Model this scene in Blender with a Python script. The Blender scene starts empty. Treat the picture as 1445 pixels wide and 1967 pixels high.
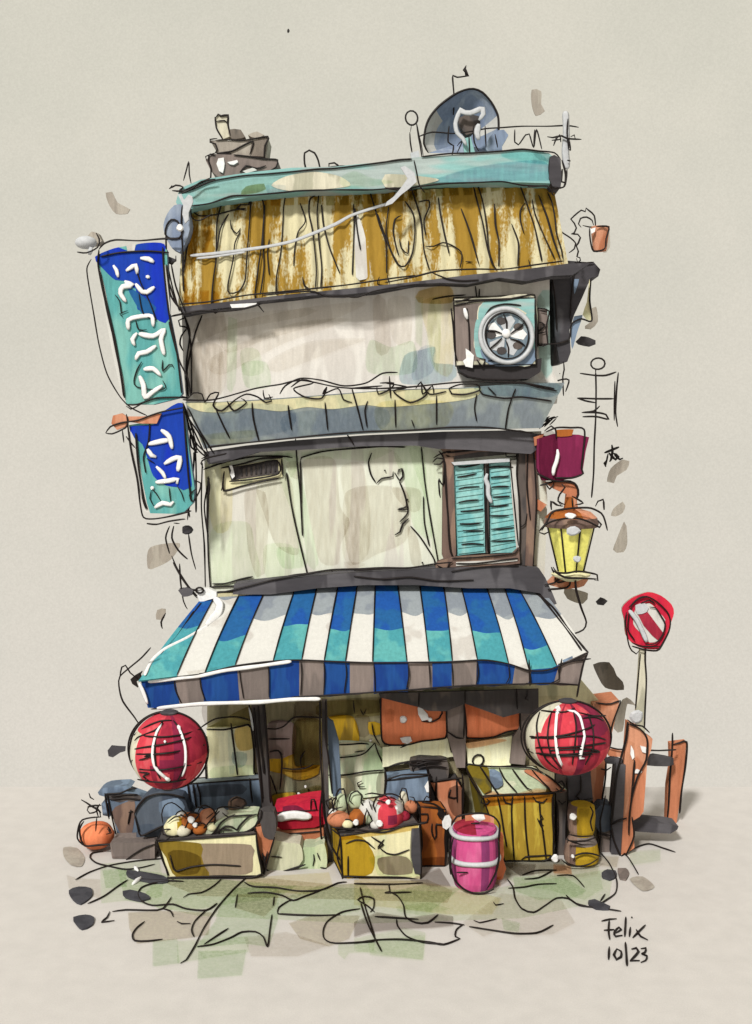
import bpy, math, random
from mathutils import Vector, noise
random.seed(7)
sc = bpy.context.scene
# ------------------------------------------------------------------ camera
H, D, PPM, HOR, CX = 5.4, 14.0, 145.0, 837.0, 722.5
cam_d = bpy.data.cameras.new('camera'); cam = bpy.data.objects.new('camera', cam_d)
sc.collection.objects.link(cam); sc.camera = cam
cam.location = (0, -D, H); cam.rotation_euler = (math.radians(90), 0, 0)
cam_d.sensor_fit = 'HORIZONTAL'; cam_d.sensor_width = 36.0
cam_d.lens = PPM * D / 1445.0 * 36.0
cam_d.shift_y = -(983.5 - HOR) / 1445.0
cam_d.clip_end = 500
# ------------------------------------------------------------------ light
def lin(c):
    return tuple(((x/255.0)/12.92 if x/255.0 <= .04045 else ((x/255.0+.055)/1.055)**2.4) for x in c)
SKYC = lin((219, 214, 201))
FK = .80
EXPO = 1.0
world = bpy.data.worlds.new('World'); sc.world = world; world.use_nodes = True
bg = world.node_tree.nodes['Background']
bg.inputs[0].default_value = (*SKYC, 1); bg.inputs[1].default_value = 0.5
ELEV, AZI = math.radians(40), math.radians(24)      # sun high, in front and to the left
sd = bpy.data.lights.new('sun', 'SUN'); sd.energy = 2.1; sd.angle = math.radians(7); sd.color = (1.0, .97, .92)
sun = bpy.data.objects.new('sun', sd); sc.collection.objects.link(sun)
dirv = Vector((math.sin(AZI)*math.cos(ELEV), math.cos(AZI)*math.cos(ELEV), -math.sin(ELEV)))
sun.rotation_euler = dirv.to_track_quat('-Z', 'Y').to_euler(); sun.location = (-4, -10, 12)
sc.view_settings.view_transform = 'Standard'; sc.view_settings.look = 'None'
sc.view_settings.exposure = EXPO; sc.view_settings.gamma = 1
sc.view_settings.use_curve_mapping = False
sc.cycles.transparent_max_bounces = 24
# ------------------------------------------------------------------ materials
MATS = {}
def nt_of(name):
    m = bpy.data.materials.new(name); m.use_nodes = True
    t = m.node_tree; t.nodes.clear(); return m, t
def node(t, ty, **kw):
    n = t.nodes.new(ty)
    for k, v in kw.items(): setattr(n, k, v)
    return n
def noise_tex(t, src, scale, stretch=(1,1,1), detail=3, rough=.55):
    mp = node(t, 'ShaderNodeMapping'); mp.inputs['Scale'].default_value = stretch
    nz = node(t, 'ShaderNodeTexNoise'); nz.inputs['Scale'].default_value = scale
    nz.inputs['Detail'].default_value = detail; nz.inputs['Roughness'].default_value = rough
    t.links.new(src, mp.inputs['Vector']); t.links.new(mp.outputs[0], nz.inputs['Vector'])
    return nz.outputs['Fac']
def ramp(t, fac, a, b, ca=(0,0,0,1), cb=(1,1,1,1)):
    r = node(t, 'ShaderNodeValToRGB'); r.color_ramp.elements[0].position = a; r.color_ramp.elements[1].position = b
    r.color_ramp.elements[0].color = ca; r.color_ramp.elements[1].color = cb
    t.links.new(fac, r.inputs[0]); return r.outputs[0]
def mix(t, fac, a, b, blend='MIX'):
    m = node(t, 'ShaderNodeMix', data_type='RGBA', blend_type=blend)
    for s, v in ((0, fac), (6, a), (7, b)):
        if isinstance(v, (float, int)): m.inputs[s].default_value = v
        elif isinstance(v, tuple): m.inputs[s].default_value = (*v[:3], 1)
        else: t.links.new(v, m.inputs[s])
    return m.outputs[2]
def paint(name, rgb, c2=None, f=1.65, stretch=(6,6,.8), var=.14, thr=(.5,.56), sc2=2.2, st2=(1,1,.35), rough=.85, dry=False):
    """matte marker-like paint: slight streaks, pooling and grain; c2 is a second colour in hard-edged strokes"""
    m, t = nt_of(name)
    al = lambda c: tuple(min(.86, x/(f*FK if name != 'groundpaper' else f)) for x in lin(c))
    a = al(rgb)
    geo = node(t, 'ShaderNodeNewGeometry'); P = geo.outputs['Position']
    col = a
    if c2:
        f2 = noise_tex(t, P, sc2, st2, 2 if not dry else 4)
        if dry:
            g = noise_tex(t, P, 40, (1,1,.5), 2)
            mm = node(t, 'ShaderNodeMath', operation='MULTIPLY_ADD'); t.links.new(g, mm.inputs[0]); mm.inputs[1].default_value = .22
            t.links.new(f2, mm.inputs[2]); f2 = mm.outputs[0]
        col = mix(t, ramp(t, f2, *thr), a, al(c2))
    s = noise_tex(t, P, 4.0, stretch, 3)
    col = mix(t, 1.0, col, ramp(t, s, .3, .7, (1-var,1-var,1-var,1), (1+var*.6,)*3+(1,)), 'MULTIPLY')
    g = noise_tex(t, P, 70, (1,1,1), 2)
    col = mix(t, 1.0, col, ramp(t, g, .3, .7, (.95,.95,.95,1), (1.05,1.05,1.05,1)), 'MULTIPLY')
    b = node(t, 'ShaderNodeBsdfPrincipled'); b.inputs['Roughness'].default_value = rough
    b.inputs['Specular IOR Level'].default_value = .15
    o = node(t, 'ShaderNodeOutputMaterial')
    t.links.new(col, b.inputs['Base Color']); t.links.new(b.outputs[0], o.inputs[0])
    MATS[name] = m; return m
def glaze(name, rgb, k=1.0):
    """translucent marker stain: multiplies what is beneath it"""
    m, t = nt_of(name)
    rgb = tuple(1-(1-x)*.85 for x in rgb)
    geo = node(t, 'ShaderNodeNewGeometry')
    s = noise_tex(t, geo.outputs['Position'], 5.0, (5,5,.8), 3)
    c = tuple(max(0, x)**.5 for x in rgb)
    col = mix(t, ramp(t, s, .3, .72), tuple(min(1, x*.965) for x in c), tuple(min(1, x*.5+.5) if x > .8 else x*1.06 for x in c))
    b = node(t, 'ShaderNodeBsdfTransparent'); o = node(t, 'ShaderNodeOutputMaterial')
    t.links.new(col, b.inputs[0]); t.links.new(b.outputs[0], o.inputs[0])
    MATS[name] = m
def emit_sky():
    m, t = nt_of('sky_paper')
    geo = node(t, 'ShaderNodeNewGeometry'); P = geo.outputs['Position']
    sx = node(t, 'ShaderNodeSeparateXYZ'); t.links.new(P, sx.inputs[0])
    mr = node(t, 'ShaderNodeMapRange'); mr.inputs[1].default_value = 1.0; mr.inputs[2].default_value = 11.0
    t.links.new(sx.outputs[2], mr.inputs[0])
    c = mix(t, mr.outputs[0], lin((220,214,203)), lin((216,212,198)))
    g = noise_tex(t, P, 34, (1,1,1), 4, .75)
    c = mix(t, 1.0, c, ramp(t, g, .3, .7, (.93,.93,.93,1), (1.065,1.065,1.065,1)), 'MULTIPLY')
    g2 = noise_tex(t, P, .6, (1,1,1), 2)
    c = mix(t, 1.0, c, ramp(t, g2, .3, .7, (.97,.975,.97,1), (1.03,1.025,1.02,1)), 'MULTIPLY')
    e = node(t, 'ShaderNodeEmission'); e.inputs[1].default_value = .5
    o = node(t, 'ShaderNodeOutputMaterial'); t.links.new(c, e.inputs[0]); t.links.new(e.outputs[0], o.inputs[0])
    MATS['sky'] = m
emit_sky()
def solid(name, rgb, f=1.65, rough=.6, emit=0):
    m, t = nt_of(name)
    b = node(t, 'ShaderNodeBsdfPrincipled'); o = node(t, 'ShaderNodeOutputMaterial')
    a = tuple(min(.9, x/(f*.92)) for x in lin(rgb))
    geo = node(t, 'ShaderNodeNewGeometry'); g = noise_tex(t, geo.outputs['Position'], 25, (1,1,1), 2)
    c = mix(t, 1.0, a, ramp(t, g, .3, .7, (.9,.9,.9,1), (1.08,1.08,1.08,1)), 'MULTIPLY')
    t.links.new(c, b.inputs['Base Color']); b.inputs['Roughness'].default_value = rough
    b.inputs['Specular IOR Level'].default_value = .2
    if emit:
        t.links.new(c, b.inputs['Emission Color']); b.inputs['Emission Strength'].default_value = emit
    t.links.new(b.outputs[0], o.inputs[0]); MATS[name] = m
solid('ink', (30,22,21), rough=.5)
solid('inkb', (58,54,56), rough=.7)
solid('gel', (240,240,240), f=1.45, rough=.5)  # white pen marks: lettering, and highlights painted onto the parts
solid('gelgrey', (205,208,212), f=1.6, rough=.5)
solid('lampglass', (238,232,124), f=1.6, rough=.4, emit=.10)
paint('groundpaper', (220,216,212), f=1.45, stretch=(1,1,1), var=.05)
paint('wall_up', (222,218,212), (208,203,197), f=1.5, sc2=1.3, thr=(.5,.53), st2=(1.5,1,.4), var=.06)
paint('wall_mid', (218,221,207), (208,206,197), f=1.5, sc2=1.4, st2=(2.2,1,.25), thr=(.5,.53), var=.07)
paint('wall_low', (190,184,150), (150,148,120), f=1.2, sc2=2.5, thr=(.52,.56))
paint('canopy', (222,214,176), (166,132,52), f=1.75, sc2=2.6, st2=(1.7,1,.25), thr=(.56,.64), dry=True, var=.12)
paint('fascia', (142,188,186), (172,186,184), f=1.6, sc2=1.5, st2=(.6,1,3), thr=(.5,.6), var=.14, stretch=(.6,1,5))
paint('slate', (134,144,152), (152,162,162), f=1.6, sc2=2.2, st2=(1,1,.6), thr=(.5,.57))
paint('darkgrey_shade', (66,64,68), (86,84,88), f=1.4, sc2=3, thr=(.5,.55), stretch=(1,1,4))  # plain dark grey, also for shade painted in under the eaves
paint('fanback', (112,128,140), (150,164,170), f=1.5, sc2=6)
paint('cream_in', (230,224,186), (214,212,176), f=1.0, sc2=4, thr=(.52,.56))
paint('ochre_in', (180,146,40), (150,124,50), f=.95, sc2=5, thr=(.52,.56))
paint('green_in', (184,196,168), (206,208,184), f=1.0, sc2=4, thr=(.52,.56))
paint('mauve_in', (150,132,128), (120,106,100), f=1.0, sc2=4, thr=(.52,.56))
paint('dark', (72,68,68), (92,84,80), f=1.4, sc2=4)
paint('darkblue', (66,74,88), (84,92,104), f=1.5, sc2=3)
paint('taupe', (132,120,115), (116,106,102), f=1.55, sc2=3, thr=(.52,.56))
paint('brown', (112,92,84), (136,112,98), f=1.5, sc2=4, thr=(.52,.56))
paint('orange', (190,122,90), (206,146,116), f=1.55, sc2=3, thr=(.52,.56))
paint('orange_deep', (200,116,80), (190,102,66), f=1.15, sc2=2.5, thr=(.55,.6))
paint('rust', (160,92,40), (134,74,36), f=1.5, sc2=4, thr=(.52,.56))
paint('cream', (222,216,176), (206,206,168), f=1.45, sc2=4, thr=(.52,.56))
paint('creamgrey', (206,202,182), (176,174,154), f=1.5, sc2=4, thr=(.52,.56))
paint('palegreen', (176,188,158), (200,204,176), f=1.4, sc2=4, thr=(.5,.56))
paint('olive', (120,104,30), (92,84,44), f=1.5, sc2=3)
paint('ochre', (172,140,34), (148,120,28), f=1.55, sc2=4, thr=(.52,.57))
paint('ochre_chest', (168,140,50), (190,166,66), f=1.6, sc2=5, st2=(2,1,.5), thr=(.54,.6))
paint('bluegrey', (120,138,160), (96,110,128), f=1.5, sc2=3, thr=(.52,.57))
paint('teal', (74,154,164), (96,172,172), f=1.7, sc2=3, thr=(.5,.58))
paint('tealsign', (92,164,164), (124,184,176), f=1.6, sc2=3, thr=(.5,.6))
paint('signblue', (26,66,176), (22,54,188), f=1.7, sc2=3, thr=(.5,.58))
paint('royal', (36,96,154), (30,84,162), f=1.7, sc2=3, thr=(.5,.58))
paint('navy', (30,74,140), (24,62,134), f=1.6, sc2=5, thr=(.5,.56))
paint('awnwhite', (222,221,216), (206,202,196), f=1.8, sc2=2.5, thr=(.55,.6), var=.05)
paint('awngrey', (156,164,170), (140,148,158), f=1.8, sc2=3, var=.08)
paint('crimson', (158,40,62), (176,50,70), f=1.75, sc2=5, thr=(.5,.57))
paint('scarlet', (212,66,80), (222,92,100), f=1.8, sc2=6, thr=(.5,.57))
paint('maroon', (118,30,58), (134,36,66), f=1.5, sc2=5)
paint('plum', (120,34,72), (132,40,80), f=1.6, sc2=5)
paint('pink', (212,86,144), (222,106,158), f=1.8, sc2=5, thr=(.5,.57))
paint('magenta', (138,58,108), (152,66,118), f=1.6, sc2=5)
paint('red', (206,44,66), (190,34,62), f=1.5, sc2=5)
paint('shutter', (122,186,188), (150,202,200), f=1.6, sc2=5, thr=(.48,.6))
paint('dish', (132,146,170), (152,164,182), f=1.6, sc2=3, thr=(.5,.56))
paint('stone', (70,70,76), (60,60,66), f=1.5, sc2=6)
paint('dab', (176,169,158), (164,156,146), f=1.6, sc2=6)
paint('dab_dark', (120,112,104), (104,98,92), f=1.6, sc2=6)
glaze('g_green', (.76,.88,.72)); glaze('g_green2', (.86,.94,.80)); glaze('g_beige', (.76,.71,.66)); glaze('g_beige2', (.87,.84,.79))
glaze('g_grey', (.62,.63,.64)); glaze('g_blue', (.50,.58,.70)); glaze('g_blue2', (.70,.77,.85)); glaze('g_yellow', (.96,.90,.62))
glaze('g_taupe', (.42,.38,.37)); glaze('g_dark', (.20,.20,.22)); glaze('g_ochre', (.68,.50,.16)); glaze('g_teal', (.50,.80,.80)); glaze('g_orange', (.80,.40,.24))
glaze('g_olive', (.45,.40,.16))
for _n,_c in (('g_green', (.66,.80,.60)),('g_green2', (.78,.88,.70)),('g_beige', (.66,.60,.54)),('g_beige2', (.80,.76,.70)),('g_yellow', (.94,.87,.58)),('g_taupe', (.38,.34,.32)),('g_orange', (.76,.38,.22))):
    glaze('ground_'+_n, _c)
paint('cratebrown', (146,130,112), (128,112,96), f=1.5, sc2=4)
paint('crateolive', (128,106,36), (110,90,30), f=1.5, sc2=4)
# ------------------------------------------------------------------ pixel <-> place
VIEWS = {'R1':(300,100,2.89),'R2':(740,100,2.89),'R3':(130,420,3.278),'R4':(330,560,1.877),'R5':(330,820,2.627),
 'R6':(780,800,3.01),'R7':(200,1080,2.779),'R8':(680,1080,2.779),'S1':(120,1320,3.6125),'S2':(460,1320,3.6125),
 'S3':(700,1320,3.6125),'S4':(980,1320,4.014),'S5':(100,1600,2.331),'S6':(680,1600,2.258),'S7':(1040,380,3.783),'S8':(1100,840,3.513),'P':(0,0,1.0)}
def V(view, s):
    ox, oy, k = VIEWS[view]; out = []
    for tok in s.split():
        u, v = tok.split(','); out.append((ox+float(u)/k, oy+float(v)/k))
    return out
def W(px, py, t):
    k = (D-t)/D/PPM
    return Vector(((px-CX)*k, -t, H-(py-HOR)*k))
def zof(py, t): return H-(py-HOR)*(D-t)/D/PPM
def gt(py): return D*(1-H*PPM/(py-HOR))
def plane_t(py0, t0, py1, t1):
    z0, z1 = zof(py0, t0), zof(py1, t1); s = (z1-z0)/(t1-t0)
    def f(px, py):
        a = (py-HOR)/PPM
        return (H-a-z0+s*t0)/(s-a/D)       # H-a*(D-t)/D = z0+s*(t-t0)
    return f
def catmull(P, closed=False, step=.05):
    n = len(P)
    if n < 3 and not closed:
        a, b = P[0], P[-1]; k = max(2, int((b-a).length/step)); return [a.lerp(b, i/k) for i in range(k+1)]
    out = []
    rng = range(n) if closed else range(n-1)
    for i in rng:
        if closed: p0,p1,p2,p3 = P[i-1],P[i],P[(i+1)%n],P[(i+2)%n]
        else: p0,p1,p2,p3 = P[max(i-1,0)],P[i],P[i+1],P[min(i+2,n-1)]
        k = max(1, min(24, int((p2-p1).length/step)))
        # centripetal-ish tension keeps the line from overshooting
        for j in range(k):
            u = j/k; u2=u*u; u3=u2*u
            out.append(.5*((2*p1)+(p2-p0)*u*.9+(2*p0-5*p1+4*p2-p3)*u2*1.0+(3*p1-p0-3*p2+p3)*u3) if False else
                p1*(2*u3-3*u2+1)+p2*(-2*u3+3*u2)+(p2-p0)*(.42)*(u3-2*u2+u)+(p3-p1)*(.42)*(u3-u2))
    if not closed: out.append(P[-1])
    return out
def tv(t, p): return t(p[0], p[1]) if callable(t) else t
# ------------------------------------------------------------------ mesh builder
BASE = {}
class MB:
    def __init__(s): s.v=[]; s.f=[]; s.m=[]; s.mn=[]; s.k=0; s.sm={}
    def mi(s, name):
        if name not in s.mn: s.mn.append(name)
        return s.mn.index(name)
    def face(s, idx, mat): s.f.append(tuple(idx)); s.m.append(s.mi(mat))
    def prism(s, F, off, mat, side=None, jag=0):
        n=len(F); b=len(s.v)
        s.v += [Vector(p) for p in F]+[Vector(p)+off for p in F]
        s.face(range(b,b+n), mat); s.face([b+n+i for i in reversed(range(n))], side or mat)
        for i in range(n):
            j=(i+1)%n; s.face((b+j,b+i,b+n+i,b+n+j), side or mat)
    def slab(s, P, t, th, mat, side=None, smooth=False, back=None):
        F=[W(p[0],p[1],tv(t,p)) for p in P]
        if smooth: F=catmull(F, True, .06)
        s.prism(F, Vector((0,th,0)), mat, side)
    def blob(s, P, t, th, mat, side=None): s.slab(P,t,th,mat,side,True)
    def patch(s, P, t, mat, smooth=True):
        s.k+=1; e=.003+.0011*s.k
        F=[W(p[0],p[1],tv(t,p)) for p in P]
        if smooth: F=catmull(F, True, .06)
        F=[p+Vector((0,-e,0)) for p in F]
        b=len(s.v); s.v+=F; s.face(range(b,b+len(F)), mat)
    def gpatch(s, P, mat, smooth=False):
        if 'ground_'+mat in MATS: mat='ground_'+mat
        s.k+=1; e=.003+.0009*s.k
        F=[W(p[0],p[1],gt(p[1])) for p in P]
        if smooth: F=catmull(F, True, .06)
        b=len(s.v); s.v+=[Vector((p.x,p.y,e)) for p in F]; s.face(range(b,b+len(F)), mat)
    def tube(s, Q, r=.011, mat='ink', sides=6, flat=1.0, taper=True, axis=None, closed=False):
        n=len(Q)
        if n<2: return
        b=len(s.v); seed=random.random()*100; L=0
        for i,p in enumerate(Q):
            a=Q[i-1] if (i>0 or closed) else Q[i]; c=Q[(i+1)%n] if (i<n-1 or closed) else Q[i]
            d=(c-a); 
            if d.length<1e-6: d=Vector((0,0,1))
            d.normalize(); L+=(p-a).length
            ref=axis or Vector((0,1,0))
            if abs(d.dot(ref))>.97: ref=Vector((1,0,.1)).normalized()
            x=d.cross(ref).normalized(); y=d.cross(x).normalized()
            rr=r*(1+.32*noise.noise(Vector((L*3.0,seed,0))))
            if taper and not closed:
                e=min(i,n-1-i)
                if e==0: rr*=.45
                elif e==1: rr*=.85
            for k in range(sides):
                th=2*math.pi*k/sides
                s.v.append(p+x*(rr*math.cos(th))+y*(rr*flat*math.sin(th)))
        m=s.mi(mat); f0=len(s.f)
        for i in range(n if closed else n-1):
            for k in range(sides):
                k2=(k+1)%sides; i2=(i+1)%n
                s.f.append((b+i*sides+k,b+i*sides+k2,b+i2*sides+k2,b+i2*sides+k)); s.m.append(m)
        for q in range(f0,len(s.f)): s.sm[q]=1
        if not closed:
            s.face([b+k for k in reversed(range(sides))],mat); s.face([b+(n-1)*sides+k for k in range(sides)],mat)
    def ink(s, P, t, r=.0105, mat='ink', closed=False, flat=1.0, e=.006, straight=False):
        if mat in ('gel','gelgrey'): flat=.22; e+=.012
        F=[W(p[0],p[1],tv(t,p))+Vector((0,-e,0)) for p in P]
        Q=F if straight else catmull(F, closed, .04)
        s.tube(Q, r, mat, flat=flat, closed=closed)
        if mat=='ink' and not straight and not closed and len(P)>=4 and random.random()<.30:
            a_,b_=random.uniform(-.012,.012),random.uniform(-.010,.010); k_=random.uniform(0,6)
            s.tube([q+Vector((a_*math.cos(i*.12+k_)+.008*math.sin(i*.2),-.004,b_*math.sin(i*.15+k_))) for i,q in enumerate(Q)], r*.6, mat)
    def gink(s, P, r=.011, mat='ink'):
        F=[W(p[0],p[1],gt(p[1])) for p in P]; F=[Vector((p.x,p.y,.014)) for p in F]
        s.tube(catmull(F, False, .05), r, mat, axis=Vector((0,0,1)))
    def dot(s, px, py, t, rx, ry=None, mat='gel', th=.02):
        ry=ry or rx; rx/=1.0
        P=[(px+rx*math.cos(a)*(1+.12*math.sin(3*a+px)), py+ry*math.sin(a)*(1+.1*math.cos(2*a+py))) for a in [i*math.pi/5 for i in range(10)]]
        F=[W(p[0],p[1],tv(t,p)) for p in P]; F=catmull(F,True,.03)
        c=sum(F,Vector())/len(F); b=len(s.v)
        s.v+=F+[c+(p-c)*.7+Vector((0,-th,0)) for p in F]+[p+Vector((0,.004,0)) for p in F]; n=len(F)
        s.face(range(b+n,b+2*n),mat)
        for i in range(n):
            j=(i+1)%n; s.face((b+i,b+j,b+n+j,b+n+i),mat)
        s.v[b+2*n:]=[]
    def lathe(s, prof, cx, cy, mat, seg=28, matf=None, tilt=0):
        """prof: list of (radius, z); centre (cx, cy) in metres"""
        b=len(s.v); n=len(prof)
        for (r,z) in prof:
            for k in range(seg):
                a=2*math.pi*k/seg; s.v.append(Vector((cx+r*math.cos(a)+tilt*(z-prof[0][1]), cy+r*math.sin(a), z)))
        for i in range(n-1):
            for k in range(seg):
                k2=(k+1)%seg; a=2*math.pi*(k+.5)/seg
                mt=matf(i,a) if matf else mat
                s.face((b+i*seg+k,b+i*seg+k2,b+(i+1)*seg+k2,b+(i+1)*seg+k), mt)
        s.face([b+k for k in reversed(range(seg))], matf(0,4.7) if matf else mat)
        s.face([b+(n-1)*seg+k for k in range(seg)], matf(n-2,4.7) if matf else mat)
    def ring(s, c, rx, rz, r=.01, mat='ink', plane='xz', a0=0, a1=2*math.pi, wob=.02):
        n=max(10,int((a1-a0)*max(rx,rz)/.04)); full=abs(a1-a0-2*math.pi)<1e-3; Q=[]
        for i in range(n if full else n+1):
            a=a0+(a1-a0)*i/n; w=1+wob*math.sin(2*a+c[0]*9)
            u,v=rx*math.cos(a)*w, rz*math.sin(a)*w
            Q.append(Vector((c[0]+u,c[1],c[2]+v)) if plane=='xz' else Vector((c[0]+u,c[1]+v,c[2])) if plane=='xy' else Vector((c[0],c[1]+u,c[2]+v)))
        s.tube(Q,r,mat,closed=full,axis=None if plane=='xz' else Vector((0,0,1)) if plane=='xy' else Vector((1,0,0)))
    def ball(s, c, rx, ry, rz, mat, seg=24, rings=14, matf=None, wob=.03):
        b=len(s.v)
        for i in range(rings+1):
            th=math.pi*i/rings
            for k in range(seg):
                a=2*math.pi*k/seg; d=Vector((math.sin(th)*math.cos(a),math.sin(th)*math.sin(a),math.cos(th)))
                w=1+wob*noise.noise(d*2.2+Vector(c)*3)
                s.v.append(Vector((c[0]+d.x*rx*w,c[1]+d.y*ry*w,c[2]+d.z*rz*w)))
        f0=len(s.f)
        for i in range(rings):
            for k in range(seg):
                k2=(k+1)%seg; a=2*math.pi*(k+.5)/seg; th=math.pi*(i+.5)/rings
                mt=matf(math.sin(th)*math.cos(a),-math.sin(th)*math.sin(a),math.cos(th)) if matf else mat
                s.face((b+i*seg+k,b+(i+1)*seg+k,b+(i+1)*seg+k2,b+i*seg+k2), mt)
        for q in range(f0,len(s.f)): s.sm[q]=1
    def hexa(s, F, B, mats, outline=True, r=.0105):
        """F, B: four corners front / back (tl,tr,br,bl); mats: front, top, side"""
        b=len(s.v); s.v+=[Vector(p) for p in F+B]
        fr,tp,sdm=mats
        s.face((b,b+3,b+2,b+1),fr); s.face((b+4,b+5,b+6,b+7),sdm); s.face((b,b+1,b+5,b+4),tp)
        s.face((b+3,b+7,b+6,b+2),sdm); s.face((b,b+4,b+7,b+3),sdm); s.face((b+1,b+2,b+6,b+5),sdm)
        if outline:
            for a,c in ((0,1),(1,2),(2,3),(3,0),(4,5),(0,4),(1,5),(3,7),(2,6)):
                p,q=s.v[b+a],s.v[b+c]; d=(q-p)*.012
                s.tube(catmull([p-d+Vector((0,-.003,0)),p.lerp(q,.5)+Vector((random.uniform(-.006,.006),-.003,random.uniform(-.006,.006))),q+d+Vector((0,-.003,0))],False,.06),r)
    def loft(s, top, bot, t, back, mat, nx=120, nz=6, cor=0, freq=0, matf=None):
        """sheet between two pixel curves lying on t, closed back to depth `back` (or a thin sheet when back is None)"""
        def samp(C,u):
            xs=[C[0][0]+(C[-1][0]-C[0][0])*u]; x=xs[0]
            for a,c in zip(C,C[1:]):
                if a[0]<=x<=c[0] or c is C[-1]:
                    w=(x-a[0])/(c[0]-a[0]); return (x,a[1]+(c[1]-a[1])*w)
        b=len(s.v)
        for i in range(nx+1):
            u=i/nx; T=samp(top,u); Bt=samp(bot,u)
            for j in range(nz+1):
                w=j/nz; p=(T[0]+(Bt[0]-T[0])*w, T[1]+(Bt[1]-T[1])*w)
                q=W(p[0],p[1],tv(t,p)); q.y-=cor*math.sin(freq*u*2*math.pi); s.v.append(q)
        m=nz+1
        for i in range(nx):
            for j in range(nz):
                a=b+i*m+j; mt=matf(i/nx,j/nz) if matf else mat
                s.face((a,a+1,a+m+1,a+m),mt)
        N=len(s.v)-b; c=len(s.v)
        for q in s.v[b:b+N]:
            s.v.append(Vector((q.x,-back,q.z)) if back is not None else q+Vector((0,.012,-.012)))
        for i in range(nx):
            for j in range(nz):
                a=c+i*m+j; mt=matf(i/nx,j/nz) if matf else mat
                s.face((a+m,a+m+1,a+1,a),mt)
            for j in (0,nz):
                a=b+i*m+j; d=c+i*m+j; s.face((a,a+m,d+m,d),mat)
        for i in (0,nx):
            for j in range(nz):
                a=b+i*m+j; d=c+i*m+j; s.face((a,a+1,d+1,d),mat)
    def build(s, name, parent=None, smooth=False):
        me=bpy.data.meshes.new(name)
        if parent is not None: base=BASE[parent.name]
        else:
            xs=[p.x for p in s.v]; ys=[p.y for p in s.v]; zs=[p.z for p in s.v]
            base=Vector(((min(xs)+max(xs))/2,(min(ys)+max(ys))/2,min(zs)))
        me.from_pydata([tuple(p-base) for p in s.v],[],s.f)
        for n in s.mn: me.materials.append(MATS[n])
        me.polygons.foreach_set('material_index', s.m)
        me.polygons.foreach_set('use_smooth',[bool(smooth or s.sm.get(q)) for q in range(len(s.f))])
        me.validate(); me.update()
        o=bpy.data.objects.new(name,me); sc.collection.objects.link(o)
        if parent is not None: o.parent=parent
        else: o.location=base
        BASE[o.name]=base
        return o
def tag(o, label=None, cat=None, group=None, kind=None):
    if label: o['label']=label
    if cat: o['category']=cat
    if group: o['group']=group
    if kind: o['kind']=kind
    return o
def thing(name, loc, label, cat, group=None):
    o=bpy.data.objects.new(name,None); sc.collection.objects.link(o); o.location=loc
    o.empty_display_size=.2; BASE[o.name]=Vector(loc); return tag(o,label,cat,group)
# ------------------------------------------------------------------ setting
YB = 2.25                                            # distance of the paper backdrop behind the shop front
m = MB(); m.v=[Vector(p) for p in ((-60,-40,0),(60,-40,0),(60,YB,0),(-60,YB,0))]; m.face((0,1,2,3),'groundpaper')
tag(m.build('ground'), kind='structure')
m = MB(); m.v=[Vector(p) for p in ((-60,YB,-.5),(60,YB,-.5),(60,YB,45),(-60,YB,45))]; m.face((0,1,2,3),'sky')
tag(m.build('sky'), kind='structure')
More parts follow.
